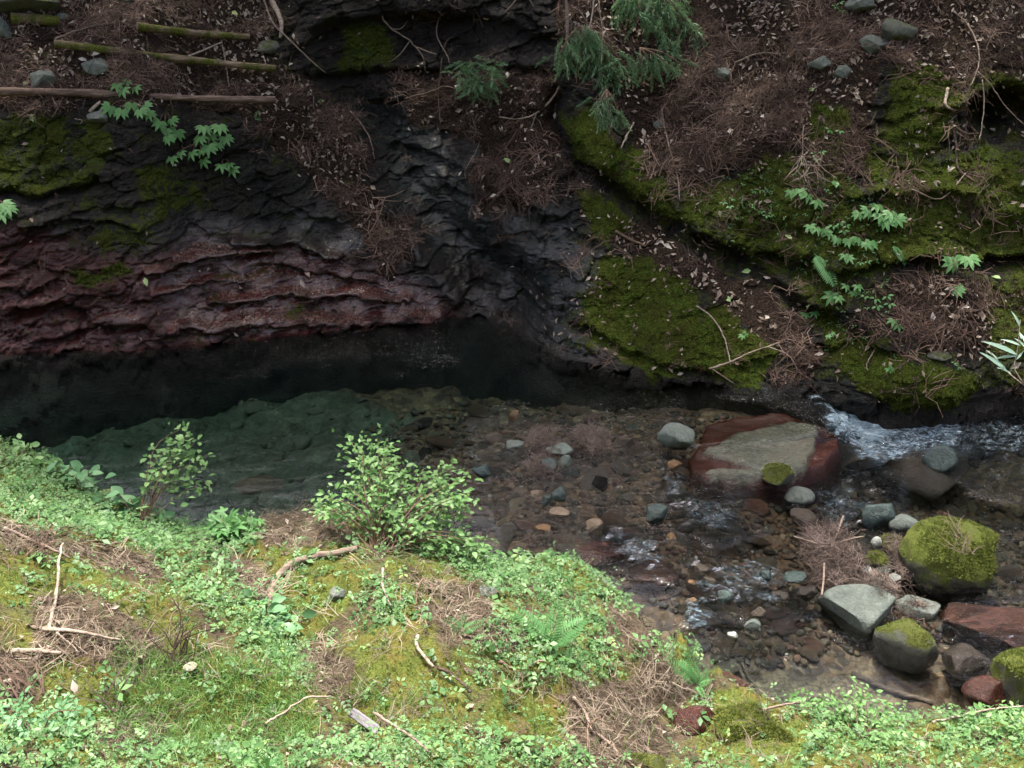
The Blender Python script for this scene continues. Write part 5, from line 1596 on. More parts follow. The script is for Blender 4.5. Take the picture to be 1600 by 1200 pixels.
BR = [
    ('pale leaning stick crossing the three logs at left', [(140, 174), (180, 142), (240, 112), (300, 86), (346, 66)], .016, .007, 'pale_wood', dict(hang=(.05, .12))),
    ('bent brown branch hanging from the top beside the cedar sprays', [(884, -20), (886, 40), (882, 100), (872, 140), (845, 172), (812, 186), (780, 182)], .016, .007, 'twig', dict(hang=(.35, .25), subs=[[(838, 176), (828, 205), (812, 230)], [(872, 140), (890, 130), (905, 118)]])),
    ('straight pale twig hanging left of the middle cedar spray', [(930, -20), (924, 30), (914, 60)], .009, .006, 'pale_wood', dict(hang=(.4, .35))),
    ('thin twig crossing the middle cedar spray', [(935, 0), (941, 50), (940, 100)], .006, .004, 'twig', dict(hang=(.4, .3))),
    ('long curved root at the top left of the dark rock', [(408, -10), (425, 40), (450, 65), (480, 95), (505, 110)], .010, .006, 'twig', dict(off=.05)),
    ('thick grey root stub at the top left edge of the dark rock', [(420, -20), (428, 10), (440, 40), (436, 62)], .035, .018, 'pale_wood', dict(off=.04)),
    ('wavy twig hanging over the dark rock at top', [(712, 0), (688, 30), (684, 60), (698, 90), (700, 105)], .009, .005, 'twig', dict(off=.06)),
    ('slim upright stick before the dark rock left of the small cedar', [(690, 100), (692, 150), (688, 200)], .007, .005, 'twig_dark', dict(off=.06)),
    ('twig running from the small cedar to the left', [(640, 156), (670, 147), (700, 142), (728, 140)], .006, .004, 'twig', dict(off=.06)),
    ('broken branch with side twigs on the dark rock ledge', [(590, 0), (600, 30), (610, 45), (640, 70), (650, 80), (680, 90)], .012, .006, 'twig', dict(off=.05, subs=[[(640, 70), (620, 95), (590, 112)], [(650, 80), (662, 95), (670, 105)], [(610, 45), (630, 42), (640, 38)]])),
    ('curved thin root at the left of the wet gully', [(545, 175), (565, 200), (578, 225), (582, 250)], .008, .005, 'twig', dict(off=.03)),
    ('short dark root at the edge of left litter band', [(556, 190), (575, 215), (590, 235)], .006, .003, 'twig_dark', dict(off=.03)),
    ('reddish stick lying on the litter band of the mossy slab', [(958, 363), (985, 378), (1008, 388)], .017, .012, 'stem', dict(off=.03)),
    ('thin yellow twig arching down the mossy slab to the water', [(1088, 478), (1112, 495), (1128, 520), (1138, 550), (1142, 570)], .008, .005, 'pale_wood', dict(hang=(.02, .05))),
    ('grey branch reaching over the water below the mossy slab', [(1108, 576), (1140, 566), (1180, 548), (1218, 536)], .010, .006, 'twig', dict(hang=(.15, .05), subs=[[(1200, 542), (1232, 555), (1250, 585)], [(1112, 576), (1130, 588), (1148, 600)]])),
    ('long thin root hanging in the middle of the right slope', [(1035, 175), (1045, 230), (1058, 280), (1062, 320), (1050, 350)], .008, .004, 'twig', dict(off=.04)),
    ('upper long twig lying across the right litter slope', [(1148, 102), (1185, 85), (1225, 80), (1265, 80), (1300, 84), (1335, 82)], .008, .006, 'twig', dict(off=.04)),
    ('twisted dark root running down to the right hollow', [(1218, 85), (1228, 110), (1245, 150), (1255, 165)], .022, .014, 'twig_dark', dict(off=.02)),
    ('long arching twig on the upper right slope', [(1490, 20), (1510, 45), (1525, 80), (1524, 110), (1512, 140)], .009, .005, 'twig', dict(off=.05)),
    ('twig drooping in front of the black hollow', [(1528, 112), (1550, 135), (1570, 165), (1600, 195)], .006, .004, 'twig', dict(hang=(.1, .3))),
    ('thin hanging root left of the black hollow', [(1535, 125), (1538, 160), (1534, 200), (1530, 218)], .006, .004, 'twig', dict(hang=(.05, .15))),
    ('dark stick standing below the right ledge of needles', [(1484, 190), (1490, 230), (1500, 262), (1520, 290)], .014, .009, 'twig_dark', dict(off=.04)),
    ('pale curled bark strip above the right ledge', [(1478, 142), (1480, 165), (1490, 178)], .016, .008, 'pale_wood', dict(off=.04)),
    ('curved pale twig below the right ledge of needles', [(1420, 300), (1450, 306), (1480, 300), (1500, 272)], .008, .005, 'twig', dict(off=.05)),
    ('thin stem beside the sprouts on the mossy ridge', [(1256, 200), (1256, 240), (1262, 280), (1266, 296)], .006, .004, 'twig', dict(off=.04)),
    ('thin pale twig leaning on the mossy bulge', [(1392, 520), (1372, 545), (1360, 568), (1358, 582)], .006, .004, 'twig', dict(off=.04)),
    ('forked twig in the litter at far right', [(1550, 505), (1540, 490), (1536, 475), (1532, 468)], .008, .005, 'twig', dict(off=.04, subs=[[(1540, 480), (1522, 488)], [(1540, 482), (1550, 468)]])),
    ('dead stick lying right of the middle log', [(346, 66), (352, 100), (354, 140)], .008, .006, 'twig', dict(off=.05)),
    ('curved twig over the middle log at left', [(88, 66), (115, 58), (150, 48), (180, 42)], .008, .005, 'twig', dict(off=.06)),
    ('twig bent round the left part of the lowest log', [(108, 142), (112, 170), (125, 190), (128, 200)], .007, .004, 'twig', dict(off=.06)),
    ('root like twig trailing down the middle litter clump', [(756, 222), (745, 245), (732, 265), (730, 285)], .006, .004, 'twig', dict(off=.05)),
    ('slanting stick below the hanging cedar spray', [(985, 195), (975, 215), (966, 236)], .008, .007, 'pale_wood', dict(off=.05)),
    ('bare vine along the top above the small cedar', [(788, 12), (820, 6), (850, 8), (880, 15)], .006, .004, 'twig', dict(off=.1)),
    ('upright pale stick standing in the herbs at left', [(76, 985), (88, 930), (92, 880), (98, 848)], .009, .006, 'pale_wood', dict(hang=(.02, .25))),
    ('crooked pale branch lying below the upright stick', [(72, 992), (110, 993), (140, 1003), (182, 1010)], .012, .006, 'pale_wood', dict(off=.04)),
    ('short grey stick left on the litter', [(14, 1022), (50, 1024), (96, 1026)], .013, .009, 'pale_wood', dict(off=.03)),
    ('thin forked twig below the crooked branch', [(90, 1000), (105, 1015), (118, 1028)], .005, .003, 'pale_wood', dict(off=.04)),
    ('fallen stick at the left edge under the herbs', [(0, 832), (30, 845), (70, 862), (110, 880)], .012, .006, 'twig', dict(off=.03)),
    ('long gnarled root curling round the mossy mound', [(560, 862), (520, 868), (480, 876), (450, 890), (430, 915), (424, 945)], .020, .024, 'twig', dict(off=.02)),
    ('slanting pale stick in the middle of the herbs', [(646, 1000), (660, 1020), (680, 1045)], .010, .007, 'pale_wood', dict(off=.04)),
    ('dark thin stick continuing below the slanting pale stick', [(684, 1046), (705, 1062), (732, 1088)], .009, .006, 'twig_dark', dict(off=.04)),
    ('short brown stick under the fern', [(774, 1036), (786, 1046), (795, 1054)], .010, .008, 'stem', dict(off=.04)),
    ('thin pale stem standing left of the fern', [(596, 900), (602, 930), (610, 960)], .008, .005, 'pale_wood', dict(off=.05)),
    ('reddish curved twig on the litter below the shrub', [(655, 918), (650, 935), (650, 955)], .006, .004, 'stem', dict(off=.05)),
    ('long thin stick crossing the bottom herbs', [(592, 1130), (620, 1150), (645, 1175), (665, 1200)], .007, .005, 'twig', dict(off=.08)),
    ('pale straw leaning over the grassy hollow', [(425, 1150), (450, 1135), (480, 1120), (506, 1108)], .006, .004, 'pale_wood', dict(off=.10)),
    ('dry branch on the litter left of the red gully', [(890, 1092), (905, 1115), (918, 1145), (940, 1165), (960, 1185)], .010, .006, 'twig', dict(off=.04)),
    ('arched reddish twig beside the red gully', [(925, 1138), (915, 1160), (922, 1185)], .006, .004, 'stem', dict(off=.08)),
    ('pale stick between ferns at the centre', [(842, 1036), (832, 1040), (820, 1046)], .006, .005, 'pale_wood', dict(off=.05)),
    ('fine twig lying in front of the mossy rock at bottom', [(1180, 1132), (1210, 1120), (1240, 1112), (1275, 1110)], .008, .005, 'twig', dict(off=.06)),
    ('long thin branch lying at the water edge bottom right', [(1455, 1142), (1500, 1132), (1550, 1122), (1600, 1117)], .008, .005, 'pale_wood', dict(off=.05)),
    ('sunken straight branch on the sandy bed', [(1330, 1055), (1390, 1080), (1455, 1100)], .022, .016, 'twig_dark', dict(off=.01)),
    ('dark bent root by the red rock right of the fern', [(1160, 1040), (1170, 1062), (1185, 1080)], .010, .006, 'twig_dark', dict(off=.03)),
]
for lab, pix, r0, r1, mt, kw in BR:
    nm_ = 'dead_root' if 'root' in lab else ('dead_stick' if 'stick' in lab else 'dead_branch')
    branch(nm_, lab, nm_.split('_')[1], pix, r0, r1, mt, **kw)

# weathered board at the bottom
P, N, _ = hit(572, 1136)
bmv = bmesh.new()
bmesh.ops.create_cube(bmv, size=1)
for v_ in bmv.verts:
    v_.co = Vector((v_.co.x * .16, v_.co.y * .045, v_.co.z * .018))
bmesh.ops.bevel(bmv, geom=bmv.edges[:], offset=.003, segments=1, affect='EDGES')
for v_ in bmv.verts:
    v_.co.y += random.uniform(-.003, .003)
    v_.co.z += .25 * v_.co.x ** 2
mb_ = bpy.data.meshes.new('weathered_board')
bmv.to_mesh(mb_)
bmv.free()
mb_.materials.append(M['plank'])
o = thing('weathered_board', 'short grey weathered board stuck in the bottom herbs', 'board', P + N * .05, mesh=mb_)
o.rotation_euler = (.5, .25, -.55)

# mushroom
P, N, _ = hit(299, 1052)
o = thing('mushroom', 'small cream mushroom with flat cap in the grass at left', 'mushroom', P)
V, T, Q = tube([(0, 0, -.02), (.003, 0, .02), (0, .002, .045)], [.007, .006, .006], 8)
obj('stalk', mesh_np('stalk', V, [T, Q], True, None, M['fungus']), o)
prof = [(.004, .052), (.018, .051), (.03, .045), (.034, .040), (.028, .038), (.006, .042)]
V = np.array([(r_ * math.cos(a) * (1 + .08 * math.sin(2 * a)), r_ * math.sin(a), z_) for r_, z_ in prof for a in np.arange(14) / 14 * 2 * math.pi])
Q = [(i * 14 + j, i * 14 + (j + 1) % 14, (i + 1) * 14 + (j + 1) % 14, (i + 1) * 14 + j) for i in range(5) for j in range(14)]
obj('cap', mesh_np('cap', V, [np.array(Q), np.array([tuple(range(14))])], True, None, M['fungus']), o)

# ================================================================== LEAFY PLANTS
LEAF = leaf_arrays(1.0, 0.52, 0.22, 0.22, 3)
LEAF_ME = {}
def leaf_me(kind, mat):
    k = (kind, mat)
    if k not in LEAF_ME:
        a = {'oval': lambda: leaf_arrays(1.0, 0.54, 0.22, 0.2, 3), 'broad': lambda: leaf_arrays(1.0, 0.62, 0.18, 0.25, 5), 'narrow': lambda: leaf_arrays(1.0, 0.15, 0.2, 0.35, 5),
             'hand': lambda: palmate(5, 3), 'hand7': lambda: palmate(7, 5), 'three': lambda: trifoliate(4, .6, False), 'frond': lambda: frond(2), 'frond2': lambda: frond(5, 11, .5),
             'pin': lambda: pinnate(3, 4)}[kind]()
        LEAF_ME[k] = as_mesh('leaf', a, M[mat])
    return LEAF_ME[k]

def unit(v_):
    v_ = np.asarray(v_, float)
    return v_ / (np.linalg.norm(v_) + 1e-9)

def shrub(name, label, basepix, targets, spread, nleaf, size, stem_r=.012, depth=.25, kind='oval', mat='shrub_leaf', filler=0, cat='shrub', drop=(0, 0, 0)):
    """stems fan from one foot to the given pixels (each with its own distance); leaves crowd round the stem ends"""
    B, N, dist = hit(*basepix)
    o = thing(name, label, cat, B)
    ends = []
    for i, (u, v) in enumerate(targets):
        d = unit(ray(u, v))
        E = np.array(CAM) + d * (dist + random.uniform(-depth, depth) + 0.0012 * (basepix[1] - v))
        ends.append(E)
        mid = (B + E) / 2 + np.array([0, 0, .12 * np.linalg.norm(E - B)]) + RNG.normal(size=3) * .03
        pts = smooth_path(np.array([B + np.array([0, 0, -.04]), mid, E]) - B, 9)
        V, T, Q = tube(pts, np.linspace(stem_r, stem_r * .25, 9), 5)
        obj('stem', mesh_np('stem', V, [T, Q], True, None, M['stem']), o)
    ends = np.array(ends)
    def spot():
        i = random.randrange(len(ends))
        E = ends[i]
        t = 1 - abs(random.gauss(0, .22))
        q = B + (E - B) * max(t, .25) + np.array([0, 0, .12 * np.linalg.norm(E - B)]) * 4 * max(t, .25) * (1 - max(t, .25)) * .5
        return q + RNG.normal(size=3) * spread * np.array([1, 1, .55]), unit(E - B)
    def leaf_dir(out):
        d = unit(out * .5 + RNG.normal(size=3) * np.array([.8, .8, .25]) + np.array([0, -.15, -.12]))
        up = unit(np.array([0, -.25, 1.0]) + RNG.normal(size=3) * .35)
        return d, up
    for i in range(nleaf):
        q, out = spot()
        l = bpy.data.objects.new('leaf', leaf_me(kind, mat))
        col.objects.link(l)
        l.parent = o
        d, up = leaf_dir(out)
        aim(l, q - B, d, up, size * random.uniform(.7, 1.25))
    if filler:
        mbq = MB()
        a = leaf_arrays(1.0, 0.54, 0.22, 0.2, 2)
        for i in range(filler):
            q, out = spot()
            d, up = leaf_dir(out)
            Xv = unit(np.cross(d, up))
            Zv = np.cross(Xv, d)
            sc = size * random.uniform(.6, 1.1)
            mbq.add((a[0][:, :1] * Xv + a[0][:, 1:2] * d + a[0][:, 2:] * Zv) * sc + q - B, a[1], a[2])
        obj('foliage', mbq.mesh('foliage', M['foliage']), o, kind='stuff')
    return o

shrub('leafy_shrub', 'largest leafy shrub on the bank, spreading out over the shallows', (600, 856),
      [(548, 690), (566, 700), (590, 684), (604, 696), (612, 714), (575, 730), (560, 760), (600, 740), (592, 770), (640, 732), (632, 760), (660, 745), (690, 752), (706, 728), (722, 748), (736, 770), (705, 775), (738, 790), (720, 800),
       (680, 790), (655, 785), (540, 755), (515, 778), (504, 796), (495, 790), (625, 800), (670, 815), (700, 825), (730, 835), (745, 858), (760, 862), (715, 850), (680, 845), (650, 825), (590, 800), (560, 800), (615, 780)],
      .045, 298, .047, .006, .2, filler=1500)
shrub('leafy_shrub', 'slender small shrub leaning over the deep pool', (215, 822), [(286, 668), (296, 678), (270, 690), (305, 690), (252, 706), (262, 720), (300, 715), (328, 708), (240, 735), (290, 740), (322, 752), (312, 755), (268, 748), (286, 700), (276, 715)],
      .045, 170, .047, .0035, .12, filler=120)
shrub('leafy_shrub', 'small bush of herbs at bottom right before the sandy shallows', (1345, 1160), [(1335, 1070), (1350, 1080), (1320, 1090), (1375, 1095), (1390, 1110), (1340, 1110), (1310, 1115), (1365, 1125), (1300, 1135), (1385, 1140), (1330, 1140), (1400, 1150)],
      .05, 150, .036, .004, .15, filler=260, kind='oval')
shrub('leafy_herb', 'low leafy herb beside the yellow mossy rock at bottom right', (1265, 1118), [(1240, 1092), (1262, 1088), (1285, 1094), (1250, 1100), (1275, 1102), (1298, 1100)], .03, 60, .033, .003, .08, filler=80)
shrub('leafy_herb', 'leafy herb clump in the bottom right corner', (1560, 1165), [(1520, 1130), (1550, 1122), (1580, 1118), (1600, 1130), (1500, 1150), (1545, 1150), (1590, 1150), (1620, 1140)], .05, 90, .042, .003, .1, filler=160)
shrub('broad_leaved_plant', 'broad leaved plant at the foot of the slender shrub', (212, 812), [(185, 770), (198, 786), (214, 782), (236, 792), (248, 792), (250, 806), (222, 806), (200, 806), (175, 790), (165, 776)], .03, 34, .095, .005, .1, kind='broad', mat='big_leaf', cat='plant')
shrub('broad_leaved_plant', 'broad leaved plants on the pool edge left of the slender shrub', (130, 770), [(118, 745), (132, 738), (150, 750), (160, 764), (140, 765), (118, 766), (100, 742), (90, 735), (152, 735), (138, 730)], .04, 46, .075, .005, .12, kind='broad', mat='big_leaf', cat='plant')
shrub('broad_leaved_plant', 'herb with light leaves on the crest at the left edge', (20, 730), [(8, 700), (25, 695), (45, 704), (58, 708), (10, 720), (35, 722), (60, 726), (-15, 705)], .04, 52, .06, .004, .1, kind='broad', mat='shrub_leaf', cat='plant')
shrub('broad_leaved_plant', 'round leaved plant beside the gnarled root', (410, 972), [(400, 945), (420, 938), (440, 948), (450, 958), (425, 960), (395, 965), (440, 972)], .03, 34, .075, .004, .1, kind='broad', mat='big_leaf', cat='plant')
shrub('broad_leaved_plant', 'divided leaf herb on the crest between the two shrubs', (370, 836), [(335, 812), (350, 806), (372, 812), (390, 818), (400, 825), (360, 826), (340, 825)], .03, 40, .075, .004, .1, kind='hand', mat='sprout', cat='plant')
shrub('broad_leaved_plant', 'leafy patch at the bottom left corner', (60, 1150), [(10, 1110), (40, 1118), (70, 1120), (20, 1140), (60, 1140), (100, 1110), (125, 1110), (110, 1130), (0, 1160)], .05, 70, .055, .004, .12, kind='three', mat='big_leaf', cat='plant')
shrub('seedling', 'pair of round leaves standing in the shaded grass hollow', (386, 1108), [(386, 1092), (395, 1094)], .004, 3, .05, .003, .02, kind='broad', mat='shrub_leaf', cat='plant')

def fern(label, basepix, tips, mat='fern', kind='frond', name='fern'):
    B, N, dist = hit(*basepix)
    o = thing(name, label, 'fern', B)
    for u, v in tips:
        E = np.array(CAM) + unit(ray(u, v)) * (dist + random.uniform(-.12, .04))
        d = E - B
        l = bpy.data.objects.new('frond', leaf_me(kind, mat))
        col.objects.link(l)
        l.parent = o
        aim(l, (0, 0, 0), d, unit(np.array([0, -.45, 1.0])), np.linalg.norm(d))
    return o
fern('fern with feathery fronds in the middle of the near bank', (856, 1012), [(806, 950), (838, 968), (912, 962), (900, 985), (870, 940)])
fern('bright fern at the water edge above the red gully', (1090, 1072), [(1045, 1032), (1060, 1028), (1105, 1045), (1110, 1062), (1078, 1030), (1100, 1085)])
fern('little fern frond at the bottom edge left of centre', (415, 1205), [(385, 1190), (440, 1180), (400, 1176)])
fern('fern tuft among herbs left of the centre fern', (720, 990), [(700, 966), (725, 960), (748, 970), (735, 985)])
fern('tiny fern right of the lowest log', (398, 186), [(402, 172), (408, 186), (396, 176)])
fern('fern frond by the mossy ridge right of the sprouts', (1396, 385), [(1412, 404), (1420, 412), (1405, 392)])
fern('pair of drooping fronds in the middle of the mossy ridge', (1272, 396), [(1300, 438), (1290, 420), (1310, 442)])

# hand-leaved sprouts on the far bank: each pixel is a leaf
def sprout(label, basepix, leaves, size, kind='hand', mat='sprout', name='leafy_sprout', out=.06):
    B, N, dist = hit(*basepix)
    o = thing(name, label, 'sprout', B)
    for u, v in leaves:
        h = hit(u, v)
        dd = min(dist, h[2]) - out * random.uniform(.6, 1.3)
        E = np.array(CAM) + unit(ray(u, v)) * dd
        mid = (B + E) / 2 + np.array([0, 0, .03])
        V, T, Q = tube(smooth_path(np.array([B, mid, E]) - B, 5), .0022, 4, False)
        obj('stalk', mesh_np('stalk', V, [Q], True, None, M['stem']), o)
        l = bpy.data.objects.new('leaf', leaf_me(kind, mat))
        col.objects.link(l)
        l.parent = o
        d = unit(unit(E - B) * .5 + np.array([random.uniform(-.5, .5), -.55, -.45]))
        aim(l, E - B, d, unit(np.array([random.uniform(-.45, .45), -.75, .8 + random.uniform(-.3, .3)])), size * random.uniform(.85, 1.2))
    return o
SP = [
    ('sprout with hand shaped leaves just under the lowest log', (205, 158), [(172, 166), (190, 172), (205, 162), (218, 172), (232, 176), (226, 164)], .10, 'hand7'),
    ('sprout partly behind the leaning pale stick', (192, 120), [(182, 132), (200, 126), (212, 136), (192, 140)], .085, 'hand'),
    ('sprout hanging on the rock wall right of the log sprout', (258, 178), [(250, 190), (268, 186), (258, 202), (276, 204), (262, 214)], .10, 'hand7'),
    ('widest hand leaved sprout on the rock wall', (330, 190), [(318, 198), (342, 196), (330, 210), (352, 214), (325, 228), (340, 224), (312, 214)], .105, 'hand7'),
    ('thin sprout row hanging left below the widest sprout', (312, 225), [(268, 246), (282, 238), (300, 238), (314, 236), (318, 250)], .085, 'hand'),
    ('lowest sprout on the rock wall, right end', (352, 250), [(346, 258), (364, 264), (358, 256)], .085, 'hand'),
    ('sprout cut by the left edge of the picture', (-5, 315), [(4, 318), (12, 324), (-6, 328), (2, 332)], .12, 'hand7'),
    ('sprout of four leaves highest on the mossy ridge', (1248, 290), [(1236, 298), (1250, 296), (1262, 304), (1276, 314)], .09, 'hand'),
    ('large sprout at the right of the mossy ridge', (1372, 322), [(1342, 332), (1356, 328), (1370, 320), (1376, 334), (1392, 332), (1402, 340), (1384, 344)], .10, 'hand7'),
    ('sprout row low in the ridge middle', (1330, 365), [(1308, 372), (1326, 374), (1340, 372), (1352, 378), (1362, 380)], .085, 'hand7'),
    ('sprout of drooping leaves left in the ridge middle', (1275, 345), [(1266, 352), (1276, 356), (1288, 358), (1294, 362)], .075, 'hand'),
    ('sprout beside it with round small leaves', (1308, 345), [(1302, 352), (1312, 348), (1322, 352), (1318, 360)], .06, 'three'),
    ('single sprout under the low row', (1322, 390), [(1320, 398), (1326, 402)], .065, 'hand'),
    ('sprout of two stars at the right near the dark crevice', (1492, 396), [(1488, 408), (1514, 402), (1492, 402)], .11, 'hand7'),
    ('sprout star below the dark crevice at right', (1496, 444), [(1496, 452), (1498, 446)], .085, 'hand7'),
    ('sprout low left of the white litter patch', (1306, 445), [(1302, 458), (1310, 464), (1298, 462)], .085, 'hand'),
    ('sprout of broad leaves above the low crevice', (1330, 440), [(1322, 446), (1340, 446), (1334, 456)], .08, 'hand'),
    ('leafy sprout trailing toward the mossy bulge', (1365, 455), [(1352, 462), (1368, 466), (1386, 462), (1390, 474), (1370, 478)], .07, 'three'),
    ('sprout on the right slope above the water plants', (1402, 500), [(1396, 500), (1404, 508)], .075, 'hand'),
    ('tiny sprout pair on the litter band end', (1266, 484), [(1258, 490), (1272, 488)], .075, 'hand'),
    ('small sprout on the moss of the slab', (1162, 520), [(1160, 524), (1166, 520)], .05, 'hand'),
    ('small sprout on top of the mossy bulge', (1390, 575), [(1388, 576), (1394, 574)], .05, 'hand'),
    ('sprout at the left of the mossy bulge', (1296, 520), [(1294, 524), (1300, 520)], .05, 'hand'),
    ('tiny sprout in the crevice right of the bulge', (1494, 565), [(1492, 566), (1498, 572)], .05, 'three'),
    ('two leaf sprout on the moss stripe of upper slope', (1305, 198), [(1296, 202), (1312, 204)], .06, 'three'),
    ('leafy sprout below the moss stripe', (1280, 232), [(1272, 240), (1284, 236), (1276, 248)], .055, 'three'),
    ('faint sprouts on the ridge left of the others', (1190, 325), [(1178, 322), (1190, 330), (1198, 336), (1206, 334)], .05, 'three'),
    ('small sprout at the far left of the ridge', (1138, 312), [(1130, 316), (1140, 322), (1144, 310)], .05, 'three'),
    ('sprout at the left under the litter slope', (1184, 296), [(1178, 298), (1188, 296)], .05, 'three'),
    ('pale sprout between ridge and low row', (1350, 405), [(1345, 410), (1356, 408)], .05, 'three'),
    ('round leaf sprout at the right above the sprout row', (1305, 282), [(1302, 282), (1308, 284)], .06, 'broad'),
    ('bright sprout beside the bright moss of upper slope', (1310, 12), [(1306, 10), (1316, 16), (1312, 4)], .06, 'three'),
]
for lab, b, lv, sz_, kd in SP:
    sprout(lab, b, lv, sz_, kd)

# narrow pale-leaved plant at the right edge
dist = min(hit(u_, v_)[2] for u_, v_ in ((1600, 603), (1590, 560), (1575, 580), (1560, 560), (1594, 510))) - .12
B = np.array(CAM) + unit(ray(1600, 606)) * dist
o = thing('narrow_leaved_plant', 'plant with long narrow pale leaves at the right edge above the water', 'plant', B)
for pix in ([(1600, 600), (1585, 575), (1590, 545), (1594, 500)], [(1600, 602), (1575, 582), (1555, 560), (1545, 548)], [(1600, 600), (1604, 570), (1620, 540)]):
    E = [np.array(CAM) + unit(ray(u, v)) * dist for u, v in pix]
    V, T, Q = tube(smooth_path(np.array(E) - B, 8), np.linspace(.006, .003, 8), 5)
    obj('stem', mesh_np('stem', V, [T, Q], True, None, M['pale_wood']), o)
for (u0, v0), (u1, v1) in [((1590, 555), (1550, 530)), ((1594, 540), (1572, 528)), ((1596, 530), (1594, 520)), ((1575, 582), (1545, 550)), ((1580, 584), (1562, 572)), ((1590, 556), (1560, 556)), ((1594, 512), (1588, 490)), ((1588, 562), (1600, 548)), ((1570, 575), (1562, 565)), ((1604, 545), (1590, 525)), ((1560, 564), (1546, 546)), ((1610, 550), (1600, 520))]:
    a_ = np.array(CAM) + unit(ray(u0, v0)) * dist
    b_ = np.array(CAM) + unit(ray(u1, v1)) * (dist - random.uniform(-.06, .1))
    l = bpy.data.objects.new('leaf', leaf_me('narrow', 'pale_leaf'))
    col.objects.link(l)
    l.parent = o
    aim(l, a_ - B, b_ - a_, unit((0, -.6, .8)), np.linalg.norm(b_ - a_) * 1.15)

# cedar sprays hanging over the far bank
NB = [as_mesh('needle_spray', needle_branchlet(s_), M['needle_green']) for s_ in (1, 2, 3)]
def cedar(label, rootpix, ends, n, size, fore=.3, jit=.07):
    B, N, dist = hit(*rootpix)
    d0 = dist - fore
    B = np.array(CAM) + unit(ray(*rootpix)) * d0
    o = thing('cedar_sapling', label, 'cedar', B)
    tips = []
    for u, v in ends:
        E = np.array(CAM) + unit(ray(u, v)) * (d0 - random.uniform(0, .25))
        mid = (B + E) / 2 + np.array([0, -.03, .10 * np.linalg.norm(E - B)])
        pts = smooth_path(np.array([B, mid, E]) - B, 9)
        V, T, Q = tube(pts, np.linspace(.010, .003, 9), 5)
        obj('twig', mesh_np('twig', V, [T, Q], True, None, M['stem']), o)
        tips.append(pts)
    for i in range(n):
        pts = random.choice(tips)
        k = min(8, int(abs(random.gauss(0, 3.2))))
        q = pts[8 - k] + RNG.normal(size=3) * jit * .4
        d = unit(unit(pts[8] - pts[0]) * .5 + RNG.normal(size=3) * np.array([.7, .5, .25]) + np.array([0, -.2, -.55]))
        l = bpy.data.objects.new('needle_spray', random.choice(NB))
        col.objects.link(l)
        l.parent = o
        aim(l, q, d, unit(np.array([random.uniform(-.5, .5), -.5, .8])), size * random.uniform(.7, 1.3))
    return o
cedar('small cedar sapling on the dark rock left of the hanging branch', (735, 150), [(718, 100), (735, 92), (750, 100), (768, 112), (780, 130), (725, 120), (748, 125), (765, 140)], 80, .17, .2)
cedar('middle cedar spray hanging in front of the slope', (905, 40), [(878, 80), (895, 95), (920, 80), (940, 75), (955, 95), (965, 115), (915, 120), (940, 125), (900, 140), (950, 145), (975, 100), (985, 95), (870, 92), (885, 110), (930, 105), (960, 130), (925, 60)], 170, .18, .4)
cedar('highest cedar spray at the top right of the middle one', (985, -30), [(1000, 20), (1025, 5), (1050, 15), (1070, 10), (1085, 40), (1060, 50), (1040, 55), (1095, 60), (1105, 70), (1075, 70), (1030, 35), (1010, 40), (960, 25), (975, 15), (1100, 80), (1085, 95), (1060, 85)], 180, .19, .45)
cedar('lowest green cedar tuft over the mossy ridge', (948, 140), [(930, 170), (945, 165), (960, 175), (950, 190), (970, 185), (938, 185)], 40, .14, .38)
cedar('cedar tuft drooping right of the middle spray', (1000, 75), [(1000, 105), (1015, 95), (1035, 100), (1050, 108), (1065, 100), (1020, 112)], 46, .14, .3)

# ================================================================== LITTER, HERBS AND GRASS (uncountable)
def sample_far(weight, n):
    """random points on the far bank with the given per-vertex weight"""
    F = farF
    A = FARV[F]
    area = 0.5 * np.linalg.norm(np.cross(A[:, 1] - A[:, 0], A[:, 3] - A[:, 0]), axis=1) + 0.5 * np.linalg.norm(np.cross(A[:, 1] - A[:, 2], A[:, 3] - A[:, 2]), axis=1)
    w_ = weight.ravel()[F].mean(1) * area
    w_ = w_ * ((fu > -260) & (fu < 1860) & (fv > -130) & (fz > 0.02))
    i = RNG.choice(len(F), n, p=w_ / w_.sum())
    a, b = RNG.random((2, n, 1))
    P = A[i, 0] * (1 - a) * (1 - b) + A[i, 1] * a * (1 - b) + A[i, 2] * a * b + A[i, 3] * (1 - a) * b
    N = np.cross(A[i, 1] - A[i, 0], A[i, 3] - A[i, 0])
    N /= np.linalg.norm(N, axis=1, keepdims=True) + 1e-9
    N *= np.where(N[:, 1] > 0, -1, 1)[:, None]
    return P, N

def sample_near(weight, n, lim=True):
    V = NEAR.reshape(-1, 3)
    A = V[nearF]
    area = np.linalg.norm(np.cross(A[:, 1] - A[:, 0], A[:, 3] - A[:, 0]), axis=1)
    c = A.mean(1)
    w_ = weight.ravel()[nearF].mean(1) * area
    w_ = w_ * ((np.abs(c[:, 0]) < 4.8) & (c[:, 1] > 2.35) & (c[:, 2] > wlevel(c[:, 0], c[:, 1]) + 0.015))
    i = RNG.choice(len(nearF), n, p=w_ / w_.sum())
    a, b = RNG.random((2, n, 1))
    P = A[i, 0] * (1 - a) * (1 - b) + A[i, 1] * a * (1 - b) + A[i, 2] * a * b + A[i, 3] * (1 - a) * b
    N = np.cross(A[i, 1] - A[i, 0], A[i, 3] - A[i, 0])
    N /= np.linalg.norm(N, axis=1, keepdims=True) + 1e-9
    N *= np.where(N[:, 2] < 0, -1, 1)[:, None]
    return P, N

